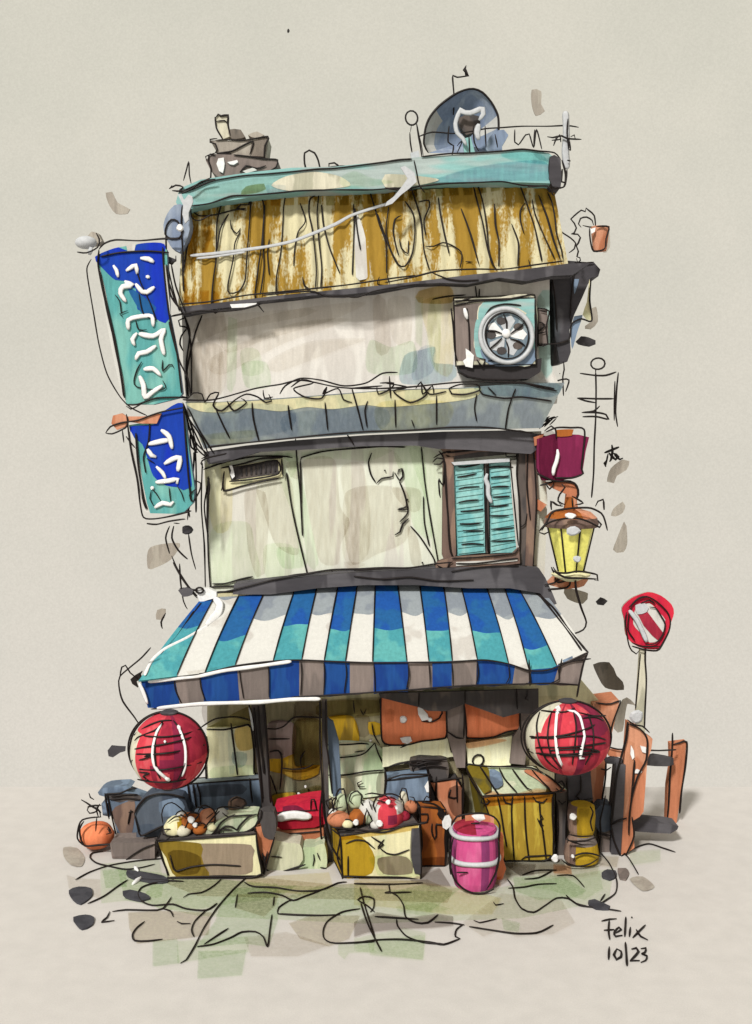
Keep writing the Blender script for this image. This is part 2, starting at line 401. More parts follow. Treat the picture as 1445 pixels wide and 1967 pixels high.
# painted paving in front of the shop
m = MB()
GP = [('S5',"65,190 110,205 215,210 220,300 75,250",'g_beige2'),('S5',"215,140 480,120 500,230 490,290 220,318",'g_green2'),
('S5',"225,170 330,160 335,245 240,250",'g_green'),('S5',"480,190 740,210 1010,230 1000,290 960,300 740,330 620,352 480,345 400,300",'g_green2'),
('S5',"340,360 480,352 715,360 700,460 610,475 380,500 345,430",'g_beige'),('S5',"820,250 1100,240 1020,290 1010,400 970,515 860,500 640,520 730,400 760,300",'g_green'),
('S5',"860,205 1240,180 1260,250 1150,280 1000,270 880,240",'g_yellow'),('S5',"830,280 1020,265 1000,330 950,380 820,340",'g_beige'),
('S5',"1020,300 1200,240 1400,230 1445,290 1380,350 1300,370 1020,368",'g_green2'),('S5',"1060,410 1160,375 1380,375 1330,480 1240,515 1110,480",'g_beige'),
('S5',"450,490 560,480 570,590 450,605",'g_green'),('S5',"655,535 870,530 850,645 650,660",'g_green'),('S5',"560,490 880,470 880,540 560,590",'g_green2'),
('S5',"860,475 1050,450 1240,510 1100,560 890,560",'g_beige2'),('S5',"1280,505 1445,500 1440,540 1330,545 1310,575 1280,550",'g_green2'),
('S6',"0,210 140,200 440,240 640,290 600,360 400,360 150,330 0,320",'g_yellow'),('S6',"170,260 300,230 460,250 330,350 230,340",'g_green'),
('S6',"0,395 100,352 240,375 360,358 430,370 430,410 340,420 200,425 60,440 0,460",'g_taupe'),
('S6',"0,465 220,420 310,440 300,560 0,520",'g_green2'),('S6',"60,480 310,450 300,560 70,540",'g_green2'),('S6',"650,130 800,120 1060,130 1080,250 1000,300 860,260 700,230 660,200",'g_green2'),
('S6',"690,200 900,190 1010,260 960,290 800,300 700,260",'g_green'),('S6',"640,270 900,300 960,400 860,450 700,460 640,430 560,460 470,400",'g_beige2'),
('S6',"640,380 720,400 715,440 650,430",'g_green'),('S6',"180,330 330,310 420,340 300,370 190,350",'g_green2'),('S6',"370,160 420,240 330,240 240,215 290,190",'g_taupe'),
('S6',"650,140 790,145 780,190 660,195",'g_taupe'),('S6',"865,145 940,150 945,190 865,185",'g_orange'),('S6',"1190,90 1330,80 1330,130 1200,150",'g_green2'),
('S6',"1060,110 1150,110 1140,160 1060,150",'g_beige'),('S5',"255,60 440,100 470,70 480,115 270,122",'g_taupe'),('S6',"540,215 620,180 630,240 610,262 560,262",'g_taupe'),
('S6',"0,195 250,200 260,225 0,230",'g_beige2'),('S6',"1170,25 1290,22 1280,60 1150,68",'g_beige2'),('S6',"800,150 1060,135 1060,190 960,210 800,200",'g_beige2')]
GP = [('P',"225,1668 520,1700 900,1715 1180,1668 1170,1730 1000,1765 700,1775 380,1760 240,1730",'g_green2'),('P',"300,1690 520,1688 640,1700 820,1690 870,1712 860,1735 640,1728 380,1722",'g_beige'),('P',"960,1655 1080,1650 1090,1672 1000,1684",'g_taupe')]+GP  # beige and taupe patches at crate and chest feet paint in shadow
for v_,s_,mt in GP: m.gpatch(V(v_,s_),mt)
for v_,s_ in (('S6',"610,190 640,195 632,240 608,235"),('S6',"20,100 60,96 70,120 30,130")): m.gpatch(V(v_,s_),'g_orange')
GI = [('S5',"105,215 170,180 260,150 380,130 490,120"),('S5',"228,88 180,95 170,115 200,140 260,155 330,168 400,160 460,145"),('S5',"160,322 230,290 300,240 340,215"),
('S5',"350,205 420,215 500,218 590,222"),('S5',"760,210 720,245 670,272 610,280 588,295"),('S5',"545,215 500,225 450,232 400,250 385,280 400,310 450,330 540,325 600,345 690,352 740,320"),
('S5',"870,205 810,260 740,340 680,430 640,510 600,575 575,590"),('S5',"535,292 495,345 440,352 330,350 270,358"),('S5',"495,345 530,355 542,380"),
('S5',"258,358 245,385 222,405 280,398"),('S5',"415,402 380,430 360,460 370,488 430,490 495,482"),('S5',"560,402 580,412 620,412"),
('S5',"690,352 640,400 625,440 635,470"),('S5',"650,515 720,505 800,475 850,450 910,448 945,470 965,515 975,440 985,370"),('S5',"790,433 740,465 680,505"),
('S5',"860,225 900,245 1000,250 1100,265 1200,262 1280,230 1320,225"),('S5',"875,275 960,272 1030,285 1080,308 1130,290 1200,265"),('S5',"1010,365 1015,340 1060,310 1085,305"),
('S5',"1010,368 1100,373 1200,375 1290,372"),('S5',"995,290 990,330"),('S5',"830,280 820,340"),('S5',"1380,345 1300,360 1235,400 1215,440 1220,480 1270,500 1445,492"),
('S5',"1445,360 1410,330 1370,305 1400,290 1440,300 1440,340 1425,360"),('S5',"1380,250 1400,330 1445,470"),
('S6',"0,485 100,470 210,468 330,480 390,490 460,465"),('S6',"30,310 60,400 120,520"),('S6',"150,225 155,260 135,265 250,262"),('S6',"155,260 190,280 215,320 225,370 270,395 320,395 365,360"),
('S6',"90,368 200,375 280,380"),('S6',"185,380 190,410 230,455 300,480 390,488"),('S6',"350,392 420,396 480,405"),('S6',"475,402 445,425 440,455 462,465"),('S6',"500,412 600,428 700,442 790,440 830,425 865,405"),
('S6',"520,385 545,395 620,378"),('S6',"605,305 615,318 650,312"),('S6',"665,205 690,240 700,290 730,335 780,350 830,320 880,288 930,290 980,320 1060,330 1160,345"),
('S6',"670,245 740,240 800,228 880,225"),('S6',"730,188 790,168 880,166"),('S6',"740,205 800,200 860,170"),('S6',"880,190 950,190 1000,240"),('S6',"920,275 960,310 1020,325"),
('S6',"1070,90 1110,140 1140,210 1135,265 1090,300 1060,320"),('S6',"1100,60 1180,100 1235,185"),('S6',"1160,105 1220,70 1280,52 1340,70 1395,88"),('S6',"1090,270 1070,300"),('S6',"0,225 150,228 300,222")]
for v_,s_ in GI: m.gink(V(v_,s_), .0095)
# pavement marks in white
for v_,s_ in (('S5',"370,155 385,180"),('S5',"360,235 400,205")): m.gink(V(v_,s_), .03,'gel')
tag(m.build('pavement'), kind='structure')
# ------------------------------------------------------------------ the shop building
B = thing('shop_building',(0.1,0,0),'crooked three storey shop house with stained cream walls, yellow cladding and turquoise roof edge','shop building')
# ground floor wall
m = MB(); FL=[(392,1350),(410,1115),(1045,1110),(1165,1330),(1168,1618),(392,1622)]
m.slab([(398,1622),(398,1360),(412,1140),(1040,1135),(1062,1250),(1150,1345),(1150,1620)],-.02,1.98,'wall_low')
for v_,s_,mt in (('S2',"200,250 380,255 380,460 290,500 205,500",'mauve_in'),('S2',"205,500 300,495 380,462 390,545 560,540 550,600 460,640 380,640 300,600 210,580",'ochre_in'),('S2',"385,240 570,240 560,540 385,540",'g_olive'),
 ('S2',"210,590 380,630 385,740 215,760",'g_grey'),('S2',"385,640 560,620 560,800 385,800",'g_grey'),('S2',"230,740 390,720 560,680 570,800 250,840",'g_olive'),
 ('S2',"385,240 570,240 570,820 385,820",'g_beige'),('S2',"620,205 790,205 830,380 700,385 660,280",'ochre_in'),('S2',"800,200 900,200 900,330 830,340",'g_taupe'),('S2',"895,240 975,250 980,325 905,325",'ochre_in'),
 ('S2',"600,385 900,380 1000,440 1005,560 1005,740 640,760 610,600",'green_in'),('S2',"700,385 880,385 880,430 820,450 705,470",'cream_in'),('S2',"700,600 770,640 800,720 720,740 700,700",'cream_in'),('S2',"230,750 390,730 380,830 300,840 240,820",'ochre_in'),('S2',"190,125 385,115 385,245 378,460 300,520 385,560 385,830 240,850",'g_grey'),('S2',"385,110 575,100 575,840 385,830",'g_taupe'),('S2',"100,120 560,90 980,70 980,170 760,190 570,215 200,250 110,240",'g_taupe'),('S1',"990,100 1330,100 1330,230 1150,210 1000,260",'g_taupe'),  # taupe and olive bands along the top paint in the awning's shade
 ('S3',"0,450 150,440 200,540 0,570",'g_green'),('S3',"130,560 600,560 600,800 130,800",'g_taupe'),('S3',"640,560 720,560 720,880 640,880",'g_taupe'),('S1',"1000,280 1330,120 1340,260 1010,290",'g_olive'),
 ('S1',"1010,665 1340,640 1360,860 1010,960",'g_blue'),('S1',"1290,290 1340,290 1350,620 1320,620",'g_taupe'),('S2',"570,100 980,90 980,190 570,210",'g_olive'),
 ('S3',"1200,60 1440,60 1440,110 1220,110",'g_beige'),('S3',"600,360 720,350 720,560 600,560",'g_taupe'),('S4',"0,600 440,650 440,1290 0,1290",'g_taupe'),('S4',"440,640 720,640 700,1290 440,1290",'g_taupe'),('S3',"640,560 720,560 720,900 640,900",'g_taupe')):
    m.patch(V(v_,s_),0,mt)
for v_,s_ in (('S2',"190,285 250,290 310,270 370,215 420,205 590,212"),('S2',"200,360 350,358"),('S2',"200,450 270,440 295,490 290,620 280,710"),('S2',"290,560 380,570 460,560 515,535"),('S2',"455,440 425,500 430,560"),
 ('S2',"215,610 245,690 260,740"),('S2',"600,400 740,398 850,390 900,395"),('S2',"580,492 700,488 820,475 880,450 940,385"),('S2',"610,610 740,608 880,585 1005,575"),
 ('S2',"800,450 870,440"),('S2',"920,250 935,330 975,400"),('S2',"940,385 960,450 1000,540 1018,600 1005,740"),('S2',"850,650 820,665 825,690 870,690"),('S2',"790,90 800,180"),('S2',"840,150 860,190 880,150"),('S2',"975,80 985,250 980,300"),
 ('S3',"1080,160 1085,250 1070,340"),('S3',"895,385 975,378"),('S1',"960,280 1060,220 1200,205 1310,230")):
    m.ink(V(v_,s_),.055)
for p in ((574,1525,3),(712,1422,3),(587,1511,2.5)): m.dot(p[0],p[1],.06,p[2])
m.build('ground_floor_wall',B)
# middle storey
m = MB(); m.slab([(392,872),(700,845),(1040,828),(1052,960),(1046,1112),(405,1136),(398,1000)],0.0,2.0,'wall_mid')
for v_,s_,mt in (('R5',"165,190 290,160 300,490 210,515",'g_yellow'),('R5',"205,515 380,480 420,600 440,770 210,790",'g_green2'),('R5',"370,330 470,330 490,480 480,600 470,740 430,760 390,640 375,500",'g_beige'),
 ('R5',"430,290 590,250 620,420 640,640 530,600 470,450",'g_beige'),('R5',"530,610 660,620 680,700 560,710",'g_green'),('R5',"470,600 610,600 600,740 480,760",'g_green2'),
 ('R5',"670,165 820,165 850,400 900,480 850,600 840,690 750,680 700,480 670,280",'g_beige'),('R5',"850,210 960,190 1000,420 990,640 900,700 860,620 880,420",'g_beige2'),('R5',"880,330 1180,320 1190,560 1040,640 900,680",'g_beige'),
 ('R5',"660,280 700,480 740,690 690,700 650,380",'g_green'),('R5',"1120,110 1260,110 1290,300 1310,560 1220,500 1180,300",'g_green'),('R5',"1200,110 1360,170 1370,640 1320,660 1290,400",'g_green2'),
 ('R5',"1110,310 1250,315 1250,420 1190,420",'g_beige'),('R5',"230,180 600,130 640,180 600,260 570,160 260,200",'g_green'),('R5',"650,130 960,100 1120,110 1000,170 830,160 660,160",'g_green2'),
 ('R5',"1000,120 1120,120 1170,220 1040,280 1000,220",'g_beige2'),('R5',"1190,500 1240,560 1260,690 1210,690",'g_beige'),('R5',"580,180 650,180 650,260 600,250",'g_beige'),('R5',"870,680 980,690 900,720",'g_beige'),
 ('R5',"510,150 640,150 660,700 600,420",'g_green2')):
    m.patch(V(v_,s_),0,mt)
for v_,s_ in (('R5',"155,180 150,400 165,600 170,810"),('R5',"185,250 180,450 185,640 195,810"),('R5',"190,260 165,400 185,560"),('R5',"160,215 280,175 420,150 560,148 610,155"),('R5',"205,792 270,790 340,770 410,755"),
 ('R5',"625,60 635,200 650,350 660,550"),('R5',"580,230 605,400 640,560 685,745"),('R5',"650,170 655,155 760,125 900,110 1050,100 1180,102"),('R5',"650,170 655,400"),
 ('R5',"1010,130 993,180 1005,240 1030,280"),('R5',"1035,285 1060,260 1115,250 1118,225"),('R5',"1125,230 1150,270 1165,250 1160,210 1145,215 1140,240"),('R5',"1150,275 1175,340 1185,400 1140,415 1190,418"),
 ('R5',"1195,462 1165,490 1150,530 1125,545"),('R5',"1205,500 1250,550 1290,610 1325,670 1335,735"),('R5',"1260,100 1275,260 1300,430 1330,600 1355,740"),('R5',"1270,350 1275,480 1300,600"),
 ('R5',"190,808 400,795 600,750 680,740 810,720 930,717 1060,710 1200,710 1330,690"),('R5',"805,720 820,745"),('R5',"1180,360 1192,430 1150,480")):
    m.ink(V(v_,s_),.02)
for u in ((1076,220),(1190,367),(1265,685)):
    p=V('R5',"%d,%d"%u)[0]; m.dot(p[0],p[1],.02,1.8,mat='ink')
m.build('middle_wall',B)
# upper storey
m = MB(); m.slab([(348,560),(1056,502),(1056,600),(1058,700),(1074,738),(1070,775),(360,800),(352,700)],0.05,2.05,'wall_up')
for v_,s_,mt in (('R4',"205,90 235,100 230,330 200,350",'g_green'),('R4',"255,260 340,255 355,340 270,345",'g_green'),('R4',"250,210 310,210 330,290 260,300",'g_green2'),('R4',"715,175 790,200 870,180 875,290 710,290",'g_green'),
 ('R4',"840,230 900,210 950,200 945,255 1020,265 1010,320 830,330",'g_blue'),('R4',"900,200 950,200 940,290 870,320 870,260",'g_blue2'),('R4',"725,30 770,30 790,200 740,220",'g_beige'),('R4',"780,30 860,30 860,180 800,180",'g_beige2'),
 ('R4',"900,40 1010,30 1010,290 950,280 920,150",'g_yellow'),('R4',"930,40 970,35 960,290 920,200",'g_green2'),('R4',"880,20 905,20 900,200 880,180",'g_green2'),('R4',"70,100 190,80 190,350 80,380",'g_beige'),
 ('R4',"190,130 470,60 700,40 560,110 350,170 200,220",'g_beige2'),('R4',"140,240 420,120 640,100 400,190 180,300",'g_beige2'),('R4',"110,100 500,60 480,90 200,140 100,180",'g_beige2'),('R4',"60,200 180,200 170,370 70,380",'g_beige2'),
 ('R4',"1320,20 1380,20 1370,290 1330,280",'g_teal'),('R4',"1310,40 1345,30 1350,300 1310,290",'g_beige'),('R4',"890,0 1000,-20 1010,40 890,40",'g_ochre'),('R4',"350,250 500,180 700,170 600,210 380,290",'g_beige2')):
    m.patch(V(v_,s_),.05,mt)
for v_,s_ in (('R4',"42,80 65,150 55,250 60,380"),('R4',"110,85 85,150 65,230 50,320"),('R4',"45,70 50,100 70,200 72,370"),('R4',"50,95 25,105 30,125 55,130 35,160 30,190 42,215"),('R4',"940,28 990,18 1060,12"),('R4',"1095,-20 1100,20"),('R4',"1110,-10 1108,25")):
    m.ink(V(v_,s_),.06)
m.build('upper_wall',B)
# side bay on the right, its shaded side painted dark grey
m = MB(); m.slab(V('S7',"-20,480 120,450 385,470 430,520 415,570 360,580 300,720 240,850 205,960 215,1120 190,1190 135,1200 100,1000 80,600"),-.15,.75,'darkgrey_shade')
m.patch(V('S7',"350,590 330,760 300,850 360,890 355,700"),-.15,'cream'); m.patch(V('S7',"240,860 300,850 260,980 225,1100 215,990"),-.15,'bluegrey'); m.patch(V('S7',"240,590 275,590 240,700"),-.15,'bluegrey')
for s_ in ("80,590 105,800 110,960","360,585 350,740 365,895 290,880 220,915 210,1000 200,1030 110,1060 0,1060","235,540 215,740 210,900","160,1190 165,1250 155,1300 160,1440","60,1350 150,1320 200,1325 175,1410","60,1130 40,1200 5,1260","270,470 310,475 380,468","170,500 150,560 240,540 280,480 240,470","130,1275 135,1280"):
    m.ink(V('S7',s_),-.14,e=.02)
m.build('side_bay',B)
# balcony tray between the upper storeys
BT=plane_t(760,.55,860,.30)
m = MB(); top=[(356,772),(420,772),(520,766),(640,757),(760,748),(880,745),(980,738),(1085,735)]; bot=[(392,862),(470,852),(560,843),(700,833),(850,826),(960,824),(1040,822)]
def lerpc(A,Bc,w):
    out=[]
    for i in range(13):
        u=i/12
        def s(C):
            x=C[0][0]+(C[-1][0]-C[0][0])*u
            for a,c in zip(C,C[1:]):
                if a[0]<=x<=c[0] or c is C[-1]:
                    return (x,a[1]+(c[1]-a[1])*(x-a[0])/(c[0]-a[0]))
        a,b=s(A),s(Bc); out.append((a[0]+(b[0]-a[0])*w,a[1]+(b[1]-a[1])*w))
    return out
m.loft(top,bot,BT,0.02,'slate',nx=60,nz=4)
m.patch([(358,775),(420,773),(520,768),(640,759),(760,750),(880,747),(925,746),(915,762),(880,770),(800,778),(740,782),(700,778),(640,786),(590,782),(540,790),(480,784),(430,792),(385,790)],BT,'cream')
for v_,s_,mt in (('R4',"130,420 420,410 420,500 140,530",'g_blue2'),('R4',"420,440 760,420 750,500 430,520",'g_blue2'),('R4',"100,520 300,500 280,540 120,550",'g_yellow'),('R4',"750,400 1000,400 980,490 760,500",'g_yellow'),('R4',"1110,330 1390,330 1370,380 1120,370",'g_blue')):
    m.patch(V(v_,s_),BT,mt)
for s_ in ("160,425 185,480 210,530","290,400 295,460 315,540","420,410 425,450 433,500","553,400 558,450 563,500","650,350 670,420 690,500","707,395 697,430 705,490","805,390 808,490","955,375 955,480","1100,370 1092,420 1100,468","1240,350 1215,420 1203,495","865,463 875,490","40,390 150,390 300,350 390,335 470,320 600,345 720,350 850,345 1000,330 1100,325 1260,330 1380,350",
 "60,385 80,365 110,370 120,400 140,370 170,365 150,410 180,430 230,390 270,370 310,380 340,400 360,395 350,370","390,370 410,340 465,313 540,320 620,340 700,330 760,295 815,292","430,345 470,318 510,330 440,350 480,380 540,385 560,345 545,370 600,350 620,390 650,400","640,350 700,345 760,340","740,340 745,370 790,350 800,330 750,330","785,305 790,385","770,330 850,345 800,360 860,400 920,370 900,330 930,370 990,360","880,350 900,325 905,370 940,340 945,370",
 "1000,350 1040,335 1100,335 1110,355 1060,370 1010,368 1000,350","1110,345 1120,370 1200,385 1260,380 1370,395","1140,345 1170,375","1260,325 1320,345 1390,358","130,560 240,548 420,530 560,515 700,505 860,500 1000,490 1140,490 1300,510","330,355 335,385 365,380","200,395 225,430 270,400 250,385"):
    m.ink(V('R4',s_),BT,e=.012,r=.0105)
for s_ in ("36,420 70,470 110,530 130,580","60,420 100,500 150,580","40,400 60,450 90,560 80,590"): m.ink(V('R4',s_),BT,e=.012)
m.build('balcony_parapet',B)
m = MB()   # dark slab beneath the balcony, the shade there put into its colour
m.slab([(392,868),(470,856),(560,846),(700,836),(850,829),(1000,826),(1052,838),(1050,850),(1020,872),(960,868),(900,864),(840,862),(800,856),(700,857),(600,863),(500,868),(430,888),(400,892)],.26,.26,'darkgrey_shade',smooth=False)
m.ink(V('R5',"90,20 130,90 180,140 150,160"),.28); m.ink(V('R5',"880,30 920,90"),.28)
m.build('balcony_slab',B)
# yellow corrugated cladding
CT=plane_t(370,.14,560,.34)
m = MB(); top=[(352,405),(420,392),(520,378),(620,372),(760,366),(850,362),(960,352),(1062,352)]; bot=[(342,592),(440,580),(540,568),(660,556),(780,545),(900,530),(1000,520),(1092,508)]
m.loft(top,bot,CT,0.0,'canopy',nx=300,nz=8,cor=.016,freq=27)
for v_,s_,mt in (('R1',"190,850 430,800 560,830 330,900 190,920",'g_olive'),('R1',"360,830 500,820 420,930 330,1000 320,900",'g_blue2'),('R1',"920,770 1420,740 1420,820 930,850",'g_olive'),('R2',"150,770 480,730 740,740 500,790 300,800 160,830",'g_olive'),
 ('R2',"740,780 920,790 920,820 800,830",'g_blue2'),('R1',"570,800 800,780 860,840 600,850",'g_ochre'),('R1',"210,1330 340,1330 330,1390 150,1400",'g_ochre'),('R1',"190,920 320,930 280,1100 180,1200 170,1390 130,1390 160,1100",'g_ochre'),('R1',"1090,880 1150,980 1190,1230 1100,1240",'awnwhite')):
    m.patch(V(v_,s_),CT,mt)
CI=[('R1',"370,830 340,950 335,1150 320,1260 310,1400 330,1440"),('R1',"405,900 360,980 340,1100"),('R1',"530,800 520,950 505,1150 495,1270 460,1330 410,1340 400,1300 430,1150 440,1060 470,1000"),('R1',"415,935 420,980 450,1010 470,980"),
 ('R1',"585,800 600,870 590,1050 570,1200 550,1350 560,1390"),('R1',"605,850 595,1050 600,1200 580,1350"),('R1',"725,770 710,860 705,950 695,1100 670,1250 668,1350"),('R1',"800,840 830,940 790,1000 770,1100 765,1190"),
 ('R1',"885,800 855,820 850,900 870,1000 890,1200 885,1310"),('R1',"905,790 895,900 905,1050 920,1200 915,1310"),('R1',"920,850 930,960 960,1080 1000,1180 1020,1230"),('R1',"1097,845 1100,950 1095,1100 1090,1240"),('R1',"1105,870 1115,980 1135,1100"),
 ('R1',"1185,770 1215,870 1240,960 1275,1060 1280,1230"),('R1',"1230,900 1270,1020 1310,1120 1350,1190"),('R1',"630,1040 620,1120 630,1240"),('R1',"815,1250 825,1300 860,1320"),('R1',"1285,1240 1290,1280"),('R1',"1240,1250 1230,1290 1290,1300"),
 ('R2',"20,860 5,1000 30,1100 70,1180 110,1190 150,1120 165,1000 155,900 110,830"),('R2',"90,910 55,930 45,1000 60,1080 75,1130"),('R2',"80,1040 90,1090 125,1120 130,1050"),('R2',"145,760 175,850 200,950 215,1100 245,1210"),
 ('R2',"185,835 240,825 245,860 215,940 225,1020"),('R2',"295,810 305,900 330,1020 355,1120"),('R2',"225,1080 270,1080 320,1060 370,1075 420,1110 425,1150 415,1200"),('R2',"420,870 450,950 480,1040 505,1130 520,1180"),
 ('R2',"490,750 510,830 540,950 565,1080 590,1170 620,1210"),('R2',"510,730 540,830 560,950 575,1100 600,1180"),('R2',"605,845 610,960 630,1060 630,1190"),('R2',"700,955 730,1030 740,1080 735,1190"),('R2',"750,750 790,860 830,980 870,1160"),
 ('R2',"775,840 750,880 750,940 770,1010"),('R2',"815,820 830,900 880,1020 940,1150"),('R2',"850,795 890,900 930,1040 970,1150"),('R2',"900,780 925,840 940,920 950,1010 975,1090 985,1150"),('R2',"795,1155 805,1190"),('R2',"445,1165 485,1168"),
 ('R1',"165,950 155,1050 150,1190 155,1330"),('R1',"185,850 180,1000 165,1150 150,1240"),('R1',"190,870 240,910 330,905 430,880 500,870"),('R1',"445,830 520,825 515,850 470,850 450,870 500,880"),('R1',"545,1380 580,1420 600,1445"),('R1',"290,1410 330,1450 350,1440 350,1420")]
for v_,s_ in CI: m.ink(V(v_,s_),CT,e=.032,r=.0100)
m.build('corrugated_cladding',B)
m = MB()   # dark strip below the cladding, painting in the shade under the eaves
gu=[(342,590),(440,579),(540,567),(660,555),(780,543),(900,528),(1000,518),(1092,506),(1135,505),(1100,528),(1060,530),(1010,540),(960,533),(900,545),(850,543),(800,545),(720,560),(660,566),(620,565),(560,572),(500,578),(440,590),(380,598),(350,604)]
m.slab(gu,.42,.32,'darkgrey_shade')
for v_,s_ in (('R1',"85,1465 160,1450 250,1435 350,1440 470,1430 580,1400"),('R1',"590,1350 690,1340 800,1330 880,1330 940,1355 1040,1355 1120,1360 1200,1330 1300,1310 1440,1290"),('R1',"130,1400 300,1385 500,1350 700,1330 900,1310 1080,1290 1280,1260 1440,1240"),('R2',"0,1280 150,1250 300,1215 500,1205 660,1205 840,1180 990,1160"),('R2',"260,1225 350,1260 430,1270 520,1265")):
    m.ink(V(v_,s_),.425)
m.slab(V('R1',"410,1400 560,1392 540,1415 420,1420"),.435,.01,'gel')
m.build('darkgrey_shade',B)
# turquoise roof edge
m = MB(); FT=lambda px,py: .55
fas=[(338,388),(345,362),(385,345),(450,335),(480,331),(560,322),(640,320),(740,310),(790,303),(860,298),(950,290),(1010,287),(1055,294),(1072,310),(1075,345),(1060,352),(1000,350),(940,350),(860,350),(800,352),(740,362),(660,366),(590,368),(500,376),(420,388),(370,400),(348,408)]
m.slab(fas,.42,2.3,'fascia')
for v_,s_,mt in (('R1',"230,770 460,710 700,690 900,665 1000,700 1000,760 800,770 500,800 300,830 220,830",'g_beige2'),('R1',"720,690 880,665 1020,690 1080,740 950,760 740,770 640,740",'creamgrey'),('R1',"500,745 600,730 610,760 560,780 470,790",'g_olive'),('R1',"600,740 720,740 720,775 620,785",'g_blue2'),
 ('R2',"250,720 450,650 650,615 850,600 920,640 910,710 700,715 400,730",'g_blue'),('R2',"0,680 200,690 300,710 180,740 0,750",'creamgrey'),('R2',"640,560 850,560 900,620 700,600",'g_teal'),('R2',"820,560 910,570 910,610 860,600",'g_grey'),('R1',"1020,700 1100,660 1200,700 1320,720 1200,745 1040,750",'g_green')):
    m.patch(V(v_,s_),.42,mt)
m.slab(V('R2',"915,580 940,570 975,590 980,700 975,750 930,745 910,700"),.45,1.0,'darkgrey_shade')
for v_,s_ in (('R1',"90,770 180,770 300,720 400,700 500,685 640,675 800,660 900,650 1000,645 1200,620 1415,592"),('R1',"130,780 220,740 300,700"),('R1',"190,855 300,840 420,800 530,795 700,780 800,770 1000,765 1200,765 1330,755 1430,770"),('R2',"200,582 350,565 500,560 650,550 760,540 850,550 940,560 975,600"),('R2',"0,610 80,598 150,595"),
 ('R2',"0,755 90,765 200,745 350,730 500,725 650,720 760,740 880,745"),('R2',"160,600 175,670 190,740 220,780"),('R2',"915,580 910,660 925,760"),('R2',"980,600 1000,680 990,750 930,755"),('R2',"985,650 980,720 1000,725 1005,665"),('R2',"790,750 900,745 930,790 940,800"),('R2',"670,548 750,538"),('R1',"90,740 75,760 110,740 150,750 120,775 90,770")):
    m.ink(V(v_,s_),.425,e=.012)
m.slab(V('R2',"85,640 110,630 165,670 175,720 130,760 90,790 40,840 0,855 10,830 50,800 90,750 125,700"),.60,.02,'gelgrey')
m.slab(V('R1',"120,790 140,785 155,820 180,790 200,800 205,830 180,890 180,930 160,950 145,900 150,850"),.60,.03,'gelgrey')
m.dot(*V('R1',"132,975")[0],.6,7); 
m.build('roof_edge',B)
# dark moulding over the awning
m = MB()
m.slab([(447,1142),(450,1122),(560,1110),(640,1103),(700,1098),(850,1092),(1000,1088),(1036,1092),(1048,1110),(1062,1140),(1070,1160),(1058,1164),(1038,1140),(980,1130),(900,1130),(800,1124),(700,1124),(610,1130),(520,1142)],.3,.32,'darkgrey_shade')
for v_,s_ in (('R8',"0,45 150,35 300,30 420,10 520,0"),('R8',"0,75 150,90 300,80 450,100 640,95"),('R7',"600,165 680,150 900,95 1080,65 1220,40 1440,35"),('R8',"520,50 640,30 760,20 880,20")): m.ink(V(v_,s_),.31)
m.build('moulding',B)
# window with louvred shutters
wf = MB()
for s_,mt in (("215,215 275,235 290,800 240,880 210,800",'brown'),("640,180 690,170 700,600 690,860 655,870 660,600",'dark'),("690,165 745,165 750,500 735,885 690,870 700,600",'brown'),("200,185 500,155 740,150 740,185 640,195 420,205 240,235",'brown'),("240,215 640,180 640,215 275,248",'dark')):
    wf.slab(V('R6',s_),.12 if mt=='brown' else .10,.14,mt)
wf.slab(V('R6',"600,255 640,250 660,760 640,780 615,500"),.08,.08,'awnwhite'); wf.slab(V('R6',"262,265 600,240 600,262 280,282"),.16,.06,'gelgrey')
for s_ in ("190,200 220,250 215,400 190,360 195,450 200,470","240,210 430,190 600,165 720,180","225,260 230,400 245,600 260,780 280,820","650,200 640,330 655,500 660,700 650,850","735,150 745,300 755,500 745,700 735,880","705,190 700,400 720,600","155,265 180,240 220,250 200,275 160,275","610,200 650,190 640,230 580,230 575,210 620,195","160,240 200,215 260,200","700,560 690,620 660,640"):
    wf.ink(V('R6',s_),.125)
wf.slab(V('R6',"740,105 790,100 770,160 760,260 745,240"),.1,.05,'orange_deep')
F_=wf.build('window',B); F_['label']='window with turquoise louvred shutters in a brown frame'
for nm,quad,sl in (('shutter',"270,285 452,262 462,790 292,808",["300,290 340,292 430,275","295,350 340,345 410,330","303,420 340,410 425,405","303,497 350,488 420,482","315,548 380,545 450,535","310,620 370,622 435,615","328,660 380,662 450,660","320,740 380,735 450,740"]),
                   ('shutter',"478,270 602,255 650,745 640,790 482,795",["475,295 540,290 620,293","490,352 540,348 600,350","495,408 540,405 595,405","500,465 540,465 600,460","483,520 530,518 595,512","485,573 540,575 595,572","490,652 560,650 625,642","490,722 560,720 630,715"])):
    s=MB(); s.slab(V('R6',quad),.06,.05,'shutter')
    q=V('R6',quad); 
    for k in range(16):
        a=(k+.5)/16; 
        def ed(A,Bq,a): return (A[0]+(Bq[0]-A[0])*a, A[1]+(Bq[1]-A[1])*a)
        L,R_=ed(q[0],q[-1],a),ed(q[1],q[2] if len(q)==4 else q[2],min(1,a*1.05 if len(q)>4 else a))
        s.slab([(L[0]+4,L[1]-4),(R_[0]-4,R_[1]-4),(R_[0]-4,R_[1]+1),(L[0]+4,L[1]+1)],.075,.014,'shutter')
    for x in sl: s.ink(V('R6',x),.082,r=.0115)
    P_=V('R6',quad); s.ink([P_[0],P_[-1]],.08); s.ink([P_[1],P_[2]],.08); s.ink([P_[-1],P_[-2]] if len(P_)>4 else [P_[2],P_[3]],.08)
    s.build(nm,F_)
